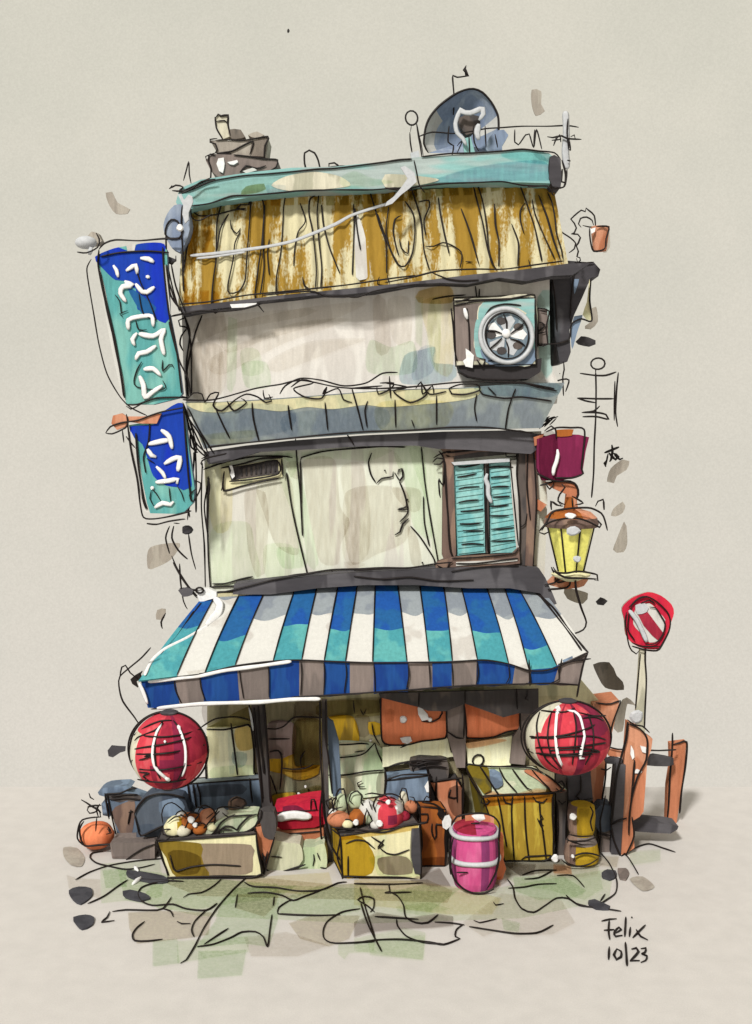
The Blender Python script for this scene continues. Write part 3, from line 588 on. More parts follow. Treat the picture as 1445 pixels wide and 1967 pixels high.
s=MB(); s.slab(V('R6',"185,845 260,815 620,795 655,760 660,850 500,870 240,890 170,880"),.2,.2,'brown'); s.slab(V('R6',"290,842 500,832 645,822 645,835 500,850 290,865"),.215,.02,'awnwhite')
for x in ("180,860 240,890 300,885 500,870 700,865","265,820 400,815 560,800 630,790 650,760","290,850 400,850 560,830 650,820","240,885 250,850 270,840"): s.ink(V('R6',x),.22)
s.build('sill',F_)
s=MB(); s.slab(V('R6',"455,275 478,270 485,785 465,790"),.09,.05,'dark'); s.ink(V('R6',"470,330 460,360 475,400 475,450 495,500"),.11,r=.035,mat='gelgrey',flat=.4); s.ink(V('R6',"470,280 465,500 475,780 490,785"),.095); s.build('mullion',F_)
# ventilation grille
g=MB(); g.slab(V('R5',"250,210 560,155 560,250 255,320"),.03,.05,'cream'); g.slab(V('R5',"285,205 535,165 540,235 300,270"),.036,.02,'dark')
for k in range(9):
    x=325+k*24; g.slab(V('R5',"%d,%d %d,%d %d,%d %d,%d"%(x,203-k*3.6,x+8,201-k*3.6,x+8,250-k*3.2,x,252-k*3.2)),.052,.02,'inkb')
for x in ("265,225 262,320 350,300 450,275 545,258","555,160 562,250","250,208 360,185 450,160 560,155","290,275 400,265 540,235 530,170 420,190 340,210","250,322 262,290"): g.ink(V('R5',x),.06,r=.012)
g.blob(V('R5',"290,195 305,195 312,220 318,250 305,262 295,240 300,220"),.08,.03,'gel')
g.build('ventilation_grille',B)
# ground floor openings
w=MB(); w.slab(V('S1',"1000,285 1170,280 1290,262 1320,300 1332,608 1210,618 1000,640"),.05,.06,'cream_in')
for s_,mt in (("1200,290 1320,280 1325,420 1230,440 1200,380",'g_ochre'),("1180,450 1280,460 1270,540 1210,560 1180,520",'g_blue'),("1150,300 1190,300 1195,600 1160,600",'g_blue2'),("1040,560 1320,540 1325,605 1040,635",'g_green')): w.patch(V('S1',s_),.05,mt)
for x in ("1170,250 1180,330 1200,480 1215,610","1000,660 1100,650 1200,625 1290,620 1340,640","1000,290 1120,295 1240,270 1290,260 1310,280 1330,450 1330,600","1000,340 995,520 1000,650 1010,680"): w.ink(V('S1',x),.06,r=.012)
o=w.build('window',B); o['label']='small cream ground floor window beside the left lantern'
for s_,inks in (("112,50 560,40 568,345 400,375 200,405 130,385 115,300",["115,70 115,250 125,370 170,400 300,400 400,375 560,355 575,300 570,170","250,420 300,400"]),("695,40 1075,40 1072,290 900,345 710,355",["690,120 705,300 710,350 800,355 900,345 990,310 1090,292"])):
    w=MB(); w.slab(V('S3',s_),.09,.05,'orange_deep',side='rust')
    w.patch(V('S3',"145,160 210,160 200,240 150,250"),.09,'g_beige') if s_.startswith('112') else w.patch(V('S3',"710,350 830,350 990,370 720,425"),.09,'g_orange')
    for x in inks: w.ink(V('S3',x),.10)
    if s_.startswith('112'):
        w.dot(*V('S3',"270,225")[0],.1,7,8); w.blob(V('S3',"370,150 385,120 405,150 440,190 450,225 400,235 375,190"),.12,.03,'gel'); w.dot(*V('S3',"456,226")[0],.12,4.5)
        w.blob(V('S3',"248,355 320,345 332,375 300,395 265,385"),.12,.03,'gel'); w.ink(V('S3',"395,235 470,240 520,215 540,180 525,30"),.10); w.ink(V('S3',"380,60 380,130"),.10)
    w.build('window_blind',B)
for s_,t,zb,mt,inks in (("570,60 692,60 705,350 700,560 640,560 580,350",.16,0,'taupe',["575,60 570,200 575,310 560,350","690,50 695,200 690,350","580,310 640,350 690,355"]),
    ("1080,60 1140,60 1150,200 1115,540 1010,530 1030,350 1080,280",.14,0,'taupe',["1080,160 1085,300"]),):
    w=MB(); w.slab(V('S3',s_),t,.12,mt)
    for x in inks: w.ink(V('S3',x),t+.01)
    w.build('pillar',B)
w=MB(); w.slab(V('S1',"1310,110 1400,110 1430,500 1445,860 1390,900 1370,700 1330,380"),.34,.12,'dark'); w.slab(V('S2',"160,780 215,760 245,880 210,1000 150,960"),.36,.1,'dark')
w.slab([(500,1560),(516,1560),(520,1660),(508,1660)],.33,.1,'dark')
for x in ("1330,140 1340,300 1360,480 1390,800","1400,110 1420,400 1445,800","1295,120 1320,250 1340,420","1360,130 1370,300 1400,600"): w.ink(V('S1',x),.36,r=.013)
w.ink(V('S1',"1295,140 1310,200 1325,300"),.36,r=.012,mat='gelgrey'); w.build('pillar',B)
w=MB(); w.slab([(618,1345),(628,1345),(632,1560),(640,1668),(628,1668),(620,1500)],.62,.07,'dark'); w.slab(V('S2',"610,215 650,240 690,380 710,760 650,760 620,500"),.50,.06,'bluegrey')
for x in ("560,90 560,400 575,700 560,860 570,1050 600,1200 625,1310","600,90 600,350 620,500 645,740","590,960 610,1200 650,1330 740,1355","575,700 590,900 640,1100"): w.ink(V('S2',x),.65,r=.012)
w.build('pillar',B)
w=MB(); w.slab([(1068,1480),(1092,1480),(1090,1648),(1070,1648)],.40,.12,'dark'); w.slab(V('S4',"440,650 620,640 640,870 600,885 480,885 440,860"),.42,.14,'darkgrey_shade')
for x in ("370,870 400,900 430,880","440,700 445,900 430,1100 440,1310","360,880 365,1100 350,1330","440,870 540,895 670,900","545,680 545,800 510,840 540,875 640,855"): w.ink(V('S4',x),.44,r=.011)
w.build('pillar',B)
w=MB(); w.slab(V('S4',"640,130 845,105 800,300 760,470 745,540 720,760 700,890 640,890 620,700 650,400"),.12,.5,'orange')
w.patch(V('S4',"650,130 700,130 690,230 650,220"),.12,'g_taupe'); w.patch(V('S4',"760,190 830,180 790,330 770,380"),.12,'g_beige2')
for x in ("660,120 740,130 780,128 850,105 835,160 790,280 760,420","740,530 735,700 710,860 700,900","700,630 740,640 780,615"): w.ink(V('S4',x),.13,r=.012)
w.build('corner_post',B)
w=MB(); w.slab(V('S3',"100,45 1210,15 1210,150 1200,190 1080,180 965,210 830,160 700,115 640,140 565,168 440,165 380,140 240,105 110,72"),.30,.05,'dark')  # added dark sheet, cut to the shape of the awning's shadow
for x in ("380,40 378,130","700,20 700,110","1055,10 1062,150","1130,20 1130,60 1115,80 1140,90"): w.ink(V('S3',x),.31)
w.build('awning_shade',B)
w=MB(); w.slab([(735,1436),(860,1418),(866,1446),(880,1452),(735,1474)],.08,.06,'cream_in'); w.slab([(895,1428),(985,1414),(982,1470),(900,1475)],.08,.06,'cream_in'); w.build('cream_panel',B)
# blue dish shaped box on the upper left corner
w=MB(); w.blob(V('R1',"60,900 100,850 160,850 190,950 170,1040 130,1110 90,1090 50,1020 40,960"),.45,.22,'dish')
for x in ("140,1000 120,940 85,930 60,960 50,1010 80,1035 130,1030 150,990 135,960","110,1130 110,1160 60,1175","145,850 140,950 145,1060 155,1200","55,1010 60,1150 90,1300 130,1440","85,1180 110,1300 160,1440","190,850 200,920 240,935 310,900"): w.ink(V('R1',x),.46)
w.slab(V('R1',"60,1130 110,1150 85,1180 55,1165"),.45,.05,'darkgrey_shade')
tag(w.build('vent_cowl'),'round blue grey vent cowl fixed at the left end of the yellow cladding','vent')
# ------------------------------------------------------------------ awning
AT=plane_t(1125,.10,1285,1.30)
A=thing('awning',(-.1,-.1,0),'wide striped blue, teal and white shop awning with a scalloped front flap','awning')
TX=[388,413,459,508,567,610,650,687,721,764,806,852,885,934,968,997,1048]
BX=[266,340,394,452,525,580,623,664,716,782,824,869,917,977,1016,1070,1128]
def cur(C,x):
    for a,c in zip(C,C[1:]):
        if x<=c[0] or c is C[-1]: return a[1]+(c[1]-a[1])*(x-a[0])/(c[0]-a[0])
TC=[(388,1148),(459,1145),(520,1138),(610,1126),(700,1122),(850,1124),(970,1128),(1048,1140)]
BC=[(266,1308),(330,1300),(394,1293),(452,1279),(525,1270),(580,1268),(700,1273),(850,1272),(930,1268),(980,1276),(1016,1288),(1060,1285),(1128,1254)]
m=MB()
def stripe(x0,x1,b0,b1,mats,cut):
    N=22; rows=[]; n=9
    for j in range(2*N+1):
        row=[]
        for i in range(n):
            u=i/(n-1); cu=cut+.035*math.sin(u*math.pi)*(1 if k%4 else .2)+.012*math.sin(u*6+x0)
            w=max(.02,cu)*j/N if j<=N else max(.02,cu)+(1-max(.02,cu))*(j-N)/N
            tx=x0+(x1-x0)*u; bx=b0+(b1-b0)*u
            x=tx+(bx-tx)*w+math.sin(w*math.pi)*6*((tx-CX)/350.0)*.6; y=cur(TC,tx)+(cur(BC,bx)-cur(TC,tx))*w
            row.append((x,y,AT(x,y)+.03*math.sin(w*math.pi)))
        rows.append(row)
    b=len(m.v)
    for r in rows:
        for p in r: m.v.append(W(*p))
    c=len(m.v)
    for q in m.v[b:c]: m.v.append(q+Vector((0,.01,-.014)))
    for j in range(2*N):
        for i in range(n-1):
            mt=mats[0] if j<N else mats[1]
            a=b+j*n+i; m.face((a,a+n,a+n+1,a+1),mt); a=c+j*n+i; m.face((a,a+1,a+n+1,a+n),mt)
cuts=[.40,.0,.62,.5,.55,.35,.62,.42,.62,.45,.62,.45,.66,.42,.78,.5]
for k in range(16):
    teal=(k%2==0)
    stripe(TX[k],TX[k+1],BX[k],BX[k+1],('royal','teal') if teal else ('awngrey','awnwhite'),cuts[k]*.92 if teal else (.0 if k==1 else .36))  # grey tops of the white stripes have shade painted in
for k in range(1,17):
    if k==16: continue
    P_=[]
    for w in (0,.25,.5,.75,1.0):
        x=TX[k]+(BX[k]-TX[k])*w+math.sin(w*math.pi)*6*((TX[k]-CX)/350.0)*.6; y=cur(TC,TX[k])+(cur(BC,BX[k])-cur(TC,TX[k]))*w
        P_.append((x,y,w))
    F=[W(x,y,AT(x,y)+.03*math.sin(w*math.pi))+Vector((0,-.012,.012)) for x,y,w in P_]
    m.tube(catmull(F,False,.05),.0085)
canopy_o=None
for s_ in ("970,160 1060,240 1140,350 1230,460 1250,480","975,150 1050,250 1150,380 1215,470"): m.ink(V('R8',s_),AT,r=.016,e=.02)
for v_,s_ in (('R7',"370,0 420,90 480,170 500,190"),('R7',"520,215 420,350 300,500"),('R7',"470,330 330,470"),('R7',"480,260 400,380 330,470")): m.ink(V(v_,s_),AT,e=.02,r=.011)
m.patch(V('R8',"945,230 985,270 1030,340 1060,420 1010,380 960,290"),AT,'gel'); m.patch(V('R8',"1090,465 1150,460 1170,530 1130,550"),AT,'bluegrey')
m.patch(V('R7',"430,440 700,310 690,400 600,590 540,600 450,600"),AT,'g_beige2')
m.build('canopy',A)
# front flap
m=MB(); VT=1.33
FB=[(285,1360),(335,1356),(400,1350),(480,1345),(560,1341),(622,1338),(700,1333),(780,1328),(850,1322),(920,1318),(1000,1316),(1060,1315),(1112,1318)]
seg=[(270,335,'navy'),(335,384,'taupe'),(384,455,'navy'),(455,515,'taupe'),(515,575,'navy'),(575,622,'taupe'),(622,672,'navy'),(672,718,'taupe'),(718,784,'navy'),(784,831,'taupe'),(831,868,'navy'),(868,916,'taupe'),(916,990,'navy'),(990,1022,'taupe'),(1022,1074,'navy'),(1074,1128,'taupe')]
def shx(x,w): return x+(1-w)*0+w*(14*(1-(x-270)/300) if x<570 else -14*max(0,(x-900)/228))
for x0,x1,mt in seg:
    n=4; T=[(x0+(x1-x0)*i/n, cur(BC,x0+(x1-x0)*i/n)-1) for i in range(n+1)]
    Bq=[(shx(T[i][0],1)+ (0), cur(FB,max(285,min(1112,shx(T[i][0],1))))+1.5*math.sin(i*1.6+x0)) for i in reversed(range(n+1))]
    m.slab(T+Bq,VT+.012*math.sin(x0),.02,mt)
for x in (335,384,460,515,578,622,664,718,784,824,868,917,977,1018,1072):
    m.ink([(x,cur(BC,x)+2),(x+2,cur(BC,x)+25),(shx(x,1)+3*math.sin(x),cur(FB,min(1112,shx(x,1)))-4)],VT+.02,r=.008)
m.ink([(p[0],p[1]) for p in BC],VT+.02,r=.010); m.ink([(p[0],p[1]-2) for p in FB[4:]],VT+.02,r=.010)
m.ink([(290,1362),(340,1358),(400,1354),(480,1348)],VT+.04,r=.009)
for s_ in ("1250,480 1220,560 1190,720","935,520 940,660","1110,515 1095,600","1090,545 1180,525 1265,515"): m.ink(V('R8',s_),VT+.02,r=.012)
m.build('front_flap',A)
m=MB()
m.ink([(285,1309),(330,1304),(380,1299),(430,1288),(490,1280),(560,1270)],VT+.03,r=.021,mat='gel',flat=.5)  # white lines are pen highlights shaped as trim; the knot is rope
m.ink([(302,1360),(340,1356),(380,1352),(430,1350),(500,1348),(560,1343),(616,1342)],VT+.05,r=.024,mat='gel',flat=.5)
m.ink([(268,1312),(276,1330),(284,1352)],VT+.03,r=.022,mat='gel')
m.ink(V('R7',"560,335 500,370 430,410 330,460 260,520 220,600"),AT,r=.022,mat='gel',e=.03); m.ink(V('R7',"590,190 620,220 610,270 570,310 550,330"),AT,r=.055,mat='gel',e=.05,flat=.6)
m.blob(V('R7',"500,150 560,140 600,160 600,190 560,200 510,210"),.35,.1,'gel'); m.blob(V('R7',"395,150 440,135 475,150 470,175 420,185"),.36,.08,'darkgrey_shade'); m.ring(W(*V('R7',"510,150")[0],.38),.05,.035,.014)
m.build('rope_and_highlights',A)
w=MB()
for s_ in ("460,480 0,0",): pass
w.ink(V('R7',"250,455 200,510 140,560 85,610 80,660 100,740 165,830 190,870"),1.36,r=.0105); w.ink(V('R7',"85,610 95,560 115,550 140,590 180,620"),1.36,r=.0105)
w.blob(V('R7',"140,625 190,590 200,620 170,640 180,670 150,650"),1.36,.04,'ink'); w.ink(V('R7',"190,600 205,580"),1.36,r=.012)
tag(w.build('cord'),'thin black cord looping out from the left corner of the awning','cord')
# ------------------------------------------------------------------ roof things
t_=thing('chimney',W(460,345,-.2),'stacked grey brown chimney with a thin pot leaning over the left roof','chimney')
m=MB(); m.slab(V('R1',"275,600 310,565 440,570 620,590 675,598 670,630 640,655 560,660 480,680 390,700 340,690 300,650"),.0,.6,'taupe')
for x in ("300,740 305,650 290,600 300,565 330,575","280,600 275,580 330,560","430,570 520,580 600,592 675,598 665,640 640,655 690,650","610,630 560,645 500,630 480,650 465,668"): m.ink(V('R1',x),.01)
m.blob(V('R1',"345,590 375,585 380,620 370,670 350,660 335,620"),.03,.03,'gel'); m.blob(V('R1',"395,610 420,605 450,598 455,610 430,625 410,622"),.03,.03,'gel'); m.slab(V('R1',"480,660 540,640 560,655 500,672"),.02,.02,'awnwhite')
m.build('lower_block',t_)
m=MB(); m.slab(V('R1',"300,490 370,490 480,490 620,468 605,580 520,575 440,570 335,560 340,520"),-.05,.5,'dab')
m.patch(V('R1',"530,500 620,475 605,580 530,575"),-.05,'g_taupe'); m.blob(V('R1',"400,430 470,430 495,470 420,480"),-.1,.3,'dab_dark'); m.blob(V('R1',"510,460 560,440 600,460 560,478"),-.1,.2,'dab')
for x in ("340,480 300,485 300,500 330,510 340,540 330,560 420,565","330,490 400,485 480,490 620,468 625,480 605,520 600,590","345,560 420,550 480,520 540,495 520,570"): m.ink(V('R1',x),-.04)
m.build('upper_block',t_)
m=MB(); m.slab(V('R1',"330,360 345,350 400,352 398,400 415,465 365,485 335,400"),-.12,.12,'creamgrey')
for x in ("330,365 345,345 360,355 400,350 398,390 405,430 415,468","327,360 335,420 350,450 375,490","335,385 380,380 400,395"): m.ink(V('R1',x),-.11,r=.013)
m.build('chimney_pot',t_)
m=MB(); m.ink(V('R1',"840,670 825,620 825,560 850,545 880,560 900,600 915,650 960,655"),.4,r=.013)
tag(m.build('vent_pipe'),'bent black hoop of pipe standing on the roof edge right of the chimney','pipe')
m=MB(); m.ink(V('R1',"960,650 960,620 990,615 1020,640 1010,650 960,640 1050,632"),.4,r=.013)
tag(m.build('roof_hook'),'small low black coil on the roof edge just right of the bent hoop','hook')
m=MB(); m.ink(V('R1',"152,715 170,650 182,607 185,680 195,730"),.3,r=.009); m.ink(V('R1',"130,790 200,760 250,720 330,705"),.5)
tag(m.build('roof_spike'),'thin black spike at the left end of the turquoise roof edge','spike')
t_=thing('satellite_dish',W(885,298,-.3),'large domed blue grey satellite dish standing on the roof behind the railing','satellite dish')
m=MB()
DP=V('R2',"240,560 215,510 225,420 250,360 300,300 380,240 440,212 490,205 540,225 590,280 625,350 630,420 625,500 610,560")
F=catmull([W(p[0],p[1],-.25) for p in DP],False,.05); c=W(*V('R2',"440,430")[0],.0)
cc=Vector((c.x,.62,c.z)); n=len(F); b=len(m.v); R_=7
for k in range(R_+1):
    w=k/R_
    for p in F: 
        q=cc.lerp(p,w); q.y=.62-.37*(w**2); m.v.append(q)
ix=[p.x for p in F]; 
for k in range(R_):
    for i in range(n-1):
        u=i/(n-1); mt='dish'
        if u<.28 and k>=5: mt='awnwhite'
        if .74<u<.84 and k>=3: mt='awnwhite'
        m.face((b+k*n+i,b+(k+1)*n+i,b+(k+1)*n+i+1,b+k*n+i+1),mt)
m.face([b+0, b+R_*n+n-1, b+R_*n],'dish')
m.blob(V('R2',"610,440 660,430 685,460 650,520 650,560 600,570 560,540 580,470"),-.2,.1,'dish')
m.tube([p+Vector((0,-.015,0)) for p in F],.015); m.build('dish_bowl',t_,False)
m=MB(); m.slab(V('R2',"410,365 450,345 520,355 530,390 480,450 450,460 420,420"),.0,.15,'dark',smooth=True)
m.ink(V('R2',"460,350 420,320 405,350 390,400 400,450 430,480 450,520"),.1,r=.030,mat='gelgrey',flat=.5); m.ink(V('R2',"410,330 470,340 540,315 545,345 520,380"),.1,r=.034,mat='gelgrey',flat=.5); m.ink(V('R2',"520,400 510,450 520,490"),.1,r=.04,mat='gelgrey',flat=.5)
m.slab(V('R2',"430,480 475,470 500,560 440,565"),.05,.04,'fascia'); m.build('feed_horn',t_)
m=MB()
for x in ("185,470 260,445 380,452 480,440 560,425 640,420 760,412 900,412 1010,408 1075,418","175,400 185,470 195,520 205,585","355,410 350,500 380,520 370,580","400,520 430,490 400,560","465,460 470,570","490,410 495,500 520,550","555,410 560,530","610,455 625,530","720,430 720,500 740,515 780,460 800,455 825,530 840,430 870,540","830,430 825,520"): m.ink(V('R2',x),.05,r=.010)
tag(m.build('roof_railing'),'thin black wire railing along the right part of the roof edge','railing')
m=MB(); m.ring(W(*V('R2',"147,365")[0],.1),.085,.09,.012,wob=.06); m.ink(V('R2',"137,445 140,500 150,560"),.1,r=.010); m.ink(V('R2',"175,400 178,420"),.1,r=.010); m.blob(V('R2',"140,560 185,545 190,600 160,610"),.12,.05,'gelgrey')
m.ink(V('R2',"147,400 140,445"),.1,r=.007)
tag(m.build('roof_finial'),'thin pole with an open ring on top, left of the satellite dish','finial')
m=MB(); m.ink(V('R2',"380,350 382,240 375,130 400,140 440,135 465,132 445,105 450,75 435,100 450,120"),-.4,r=.0105); m.blob(V('R2',"440,85 452,95 465,128 445,128"),-.4,.03,'ink')
tag(m.build('weather_vane'),'thin bent weather vane rising above the satellite dish','weather vane')
t_=thing('roof_antenna',W(1090,345,.2),'pale upright roof antenna with small black cross arms at the right roof corner','antenna')
m=MB(); m.ink(V('R2',"1000,330 1005,450 1000,560 1010,650"),.2,r=.045,mat='gelgrey',flat=.6); m.ink(V('R2',"1015,370 1010,450 1020,540 1030,548"),.24,r=.010); m.ink(V('R2',"1010,650 1005,720"),.2,r=.012); m.build('mast',t_)
for x in ("900,470 930,475 980,465 1010,480 1090,485","935,520 950,480 970,460 975,500","1030,470 1050,460 1055,480","1020,480 1030,545","1010,600 1030,605","925,490 975,485"):
    m=MB(); m.ink(V('R2',x),.26,r=.0125); m.build('cross_arm',t_)
t_=thing('hanging_pot',W(1110,505,.1),'small orange flower pot hanging from a curly wire bracket at the top right','hanging pot')
m=MB()
for x in ("395,210 385,130 350,95 325,75 320,100 290,90 240,130 215,155 240,185 255,220 240,255 220,265 265,265 285,290 270,330 255,350 270,390 260,430 280,435 285,455 265,470 255,440","100,150 110,200 150,250 210,290 250,330 240,370 200,400","290,215 270,190 285,150 330,140 370,165 380,200","300,200 350,212 400,210"): m.ink(V('S7',x),.1,r=.010)
m.build('wire_bracket',t_)
m=MB(); P_=V('S7',"350,212 490,208 485,290 465,375 380,388 360,340"); c=W(*V('S7',"425,300")[0],.1)
m.lathe([(.085,c.z-.155),(.10,c.z-.05),(.125,c.z+.16)],c.x,c.y,'orange',18,tilt=.02); 
m.ink(V('S7',"350,220 355,300 380,388 460,370 470,300 490,212 400,208"),.24,r=.011); m.slab(V('S7',"358,225 395,215 390,245 365,260"),.24,.015,'gel'); m.build('flower_pot',t_)
# ------------------------------------------------------------------ air conditioner
t_=thing('air_conditioner',W(955,720,.3),'boxy grey and turquoise air conditioner unit bolted to the upper right wall','air conditioner')
m=MB(); m.hexa([W(872,578,.45),W(1028,572,.45),W(1030,700,.45),W(876,703,.45)],[W(872,572,.06),W(1026,566,.06),W(1028,697,.06),W(876,700,.06)],('creamgrey','creamgrey','dark'))
m.patch(V('R4',"1015,50 1118,40 1120,220 1110,250 1025,250"),.45,'taupe',False); m.patch(V('R4',"1122,40 1305,20 1305,250 1230,265 1130,240 1090,200 1100,110"),.45,'creamgrey'); m.patch(V('R4',"1122,40 1240,28 1305,22 1305,90 1250,60 1190,60 1130,110 1105,100"),.45,'fascia'); m.patch(V('R4',"1270,90 1305,80 1305,250 1250,262 1290,180"),.45,'fascia'); m.patch(V('R4',"1100,100 1130,120 1115,200 1140,240 1100,235 1090,160"),.45,'fascia'); m.patch(V('R4',"1120,200 1300,200 1300,260 1150,265"),.45,'bluegrey')
for x in ("1008,60 1015,130 1020,210 1030,250","1020,50 1100,35 1200,30 1300,10","1065,60 1072,130 1075,220","1020,40 1090,20","1310,30 1315,120 1312,240","1120,110 1150,60 1200,45 1260,50","1100,245 1120,270 1130,245 1110,240","1140,250 1240,250"): m.ink(V('R4',x),.46,r=.011)
m.ink(V('R4',"1055,60 1065,100"),.47,r=.03,mat='gel',flat=.5); m.slab(V('R4',"1060,205 1075,215 1090,230 1085,275 1060,270 1050,250 1062,240"),.475,.02,'gel')
m.build('casing',t_)
m=MB(); c=W(*V('R4',"1205,160")[0],.46); m.lathe([(.33,0),(.33,.02)],0,0,'fanback',30) ; b0=len(m.v)-60
for i in range(60):
    q=m.v[b0+i]; m.v[b0+i]=Vector((c.x+q.x,c.y-.005-q.z,c.z+q.y*1.06))
m.build('fan_recess',t_)
m=MB(); m.ring((c.x,c.y-.05,c.z),.325,.35,.030,'gelgrey',wob=.03,); m.ring((c.x+.02,c.y-.045,c.z-.01),.30,.33,.014,'gelgrey',wob=.05); m.ring((c.x+.01,c.y-.06,c.z),.27,.30,.010); 
for a in (.4,1.5,2.7,3.6,4.6,5.6):
    p=Vector((c.x+.06*math.cos(a),c.y-.045,c.z+.06*math.sin(a))); q=Vector((c.x+.27*math.cos(a+.2),c.y-.045,c.z+.28*math.sin(a+.2)))
    m.tube(catmull([p,p.lerp(q,.5)+Vector((.02,0,.01)),q],False,.04),.012)
m.build('fan_guard',t_)
m=MB()
for a in (.0,1.25,2.5,3.75,5.0):
    pts=[(0.02,0),(.10,.10),(.20,.10),(.27,.02),(.22,-.05),(.12,-.03)]
    F=[Vector((c.x+(x*math.cos(a)-z*math.sin(a)),c.y-.03,c.z+(x*math.sin(a)+z*math.cos(a)))) for x,z in pts]; m.prism(F,Vector((0,.01,0)),'gel' if a in (2.5,0.0) else 'gelgrey')

for a in (.6,1.9,3.1,4.4,5.6):
    p=Vector((c.x+.19*math.cos(a),c.y-.034,c.z+.2*math.sin(a))); F=[p+Vector((.065*math.cos(q),0,.05*math.sin(q))) for q in [i*math.pi/4 for i in range(8)]]; m.prism(F[::-1],Vector((0,.008,0)),'dark')
m.ball((c.x,c.y-.04,c.z+.03),.06,.03,.06,'gel',12,8); m.build('fan_blades',t_)
m=MB(); m.slab(V('R4',"1030,250 1110,255 1240,258 1335,240 1330,290 1290,315 1130,315 1070,305 1040,285"),.42,.36,'inkb'); m.ink(V('R4',"1030,290 1100,315 1260,318"),.43); m.build('bracket',t_)
m=MB(); m.ink(V('R4',"1320,190 1390,188 1430,180"),.22); m.build('pipe',t_)
m=MB(); m.slab(V('R4',"1322,60 1355,65 1358,190 1325,195"),.2,.14,'taupe')
for x in ("1318,60 1360,70 1350,130 1355,190 1325,195","1325,110 1345,120 1320,150 1350,145","1330,70 1352,75"): m.ink(V('R4',x),.22)
m.build('valve_cover',t_)
# white pen highlight across the cladding, shaped as a cable
m=MB(); m.ink(V('R1',"195,1135 260,1130 360,1120 480,1105 620,1085 760,1055 880,1010 1000,960 1080,915 1180,880 1300,840 1340,790 1370,750"),CT,r=.022,mat='gelgrey',e=.06); m.ink(V('R1',"230,1150 330,1140 500,1115"),CT,r=.015,mat='gelgrey',e=.06); m.blob(V('R1',"1300,840 1350,790 1345,770 1320,800"),CT,.02,'gelgrey')
tag(m.build('highlight_cable'),'white pen highlight drooping like a cable across the yellow corrugated cladding','cable')
# ------------------------------------------------------------------ blue signs
def sign(label,loc,panel,panelmat,blues,whites,inks,glyphs,frame_inks,tt,extra=None):
    t_=thing('shop_sign',W(loc[0],loc[1],tt-.06),label,'shop sign','blue hanging shop signs on the left')
    m=MB(); m.slab(V('R3',panel),tt,.12,panelmat,side='bluegrey')
    for mt,s_ in blues: m.patch(V('R3',s_),tt,mt)
    for s_ in whites: m.patch(V('R3',s_),tt,'awnwhite')
    for s_ in inks: m.ink(V('R3',s_),tt,r=.0085,e=.02)
    m.build('sign_panel',t_)
    m=MB()
    for s_ in frame_inks: m.ink(V('R3',s_),tt,r=.0115,e=.02)
    m.build('frame',t_)
    i0=0
    for n_ in ((6,4,2) if len(glyphs)>9 else (3,3,2)):
        m=MB()
        for g in glyphs[i0:i0+n_]: m.ink(V('R3',g),tt,r=.031,mat='gel',e=.012)
        i0+=n_; m.build('character',t_)
    return t_
s1=sign('taller upper sign in blue and teal with white characters, below the roof corner',(295,790),
 "172,238 320,180 440,160 600,160 625,200 640,600 690,850 722,1100 700,1130 540,1170 370,1170 320,950 250,620 200,330",'tealsign',
 [('signblue',"172,240 320,180 400,215 440,160 610,160 600,300 640,630 580,645 520,600 440,570 430,440 400,430 380,390 300,385 210,300"),('royal',"380,430 560,560 540,610 470,600")],
 ["200,310 240,460 300,800 350,1000 360,1120 340,1100 290,880 230,560","370,170 430,160 420,210 380,215","600,290 615,290 650,600 640,620"],
 ["430,300 460,400 520,530 560,640","450,470 480,600 560,640","380,580 330,600 350,620","600,890 600,960 640,920 660,920 670,940","600,1020 620,1060 580,1080 440,1060 420,1020 440,950 470,900","300,480 330,520 340,600","430,640 450,700 500,700"],
 ["290,295 310,325 320,370","370,330 430,295 440,350","460,250 510,255 545,275","495,365 520,370","360,395 410,420 350,430 335,470 370,525","430,410 470,460 500,465 550,430","385,700 385,640 440,620 530,615 540,680","440,720 410,760 425,800","450,725 540,740 610,700 590,760 610,860","430,890 450,850 500,840 560,800","480,950 540,945 590,990","455,990 480,1050 490,1125 540,1090 600,1050"],
 ["200,200 195,300 235,500 280,700 330,950 360,1130","205,330 240,500 300,760 340,1000 355,1120","600,180 610,350 640,600 690,850 720,1100","640,400 680,520 720,590","625,290 650,480 720,580","640,650 700,880 760,1010 775,1110","370,1170 440,1170 560,1130 720,1125","210,240 330,215 500,205 640,215","200,195 230,160 300,135 450,140 600,128 710,128","370,1180 400,1200 470,1165"],.55)
s2=sign('shorter lower sign in blue and teal with white characters, beside the balcony',(325,1000),
 "385,1300 500,1280 580,1220 720,1165 745,1300 770,1500 800,1700 790,1790 720,1860 520,1855 470,1700 430,1500",'tealsign',
 [('signblue',"390,1310 500,1300 560,1290 590,1225 720,1160 745,1350 775,1600 780,1690 730,1710 690,1690 620,1680 540,1620 500,1500 470,1420 400,1360")],
 ["380,1340 430,1400 470,1640 510,1850 480,1840 440,1640"],
 ["520,1250 510,1400 480,1500 495,1600","500,1510 550,1540","530,1700 560,1730 590,1780","530,1710 520,1760 545,1810","640,1690 650,1780","690,1680 720,1730 735,1780"],
 ["510,1420 600,1400 640,1395","590,1330 640,1370 660,1450","505,1450 530,1490 560,1500","610,1545 660,1515 710,1505 695,1590","560,1560 600,1600 620,1640","555,1660 640,1650 695,1640 690,1670","525,1700 545,1690","550,1820 600,1790 650,1800 670,1780"],
 ["380,1290 400,1450 440,1640 460,1800 480,1880 540,1890 640,1875 780,1840","430,1350 445,1540 480,1760 505,1830","370,1370 400,1410 425,1440","730,1170 740,1320 760,1600 780,1780","500,1920 560,1925 640,1905 740,1890","800,1650 840,1665 830,1720 790,1780 770,1740 810,1700"],.56)
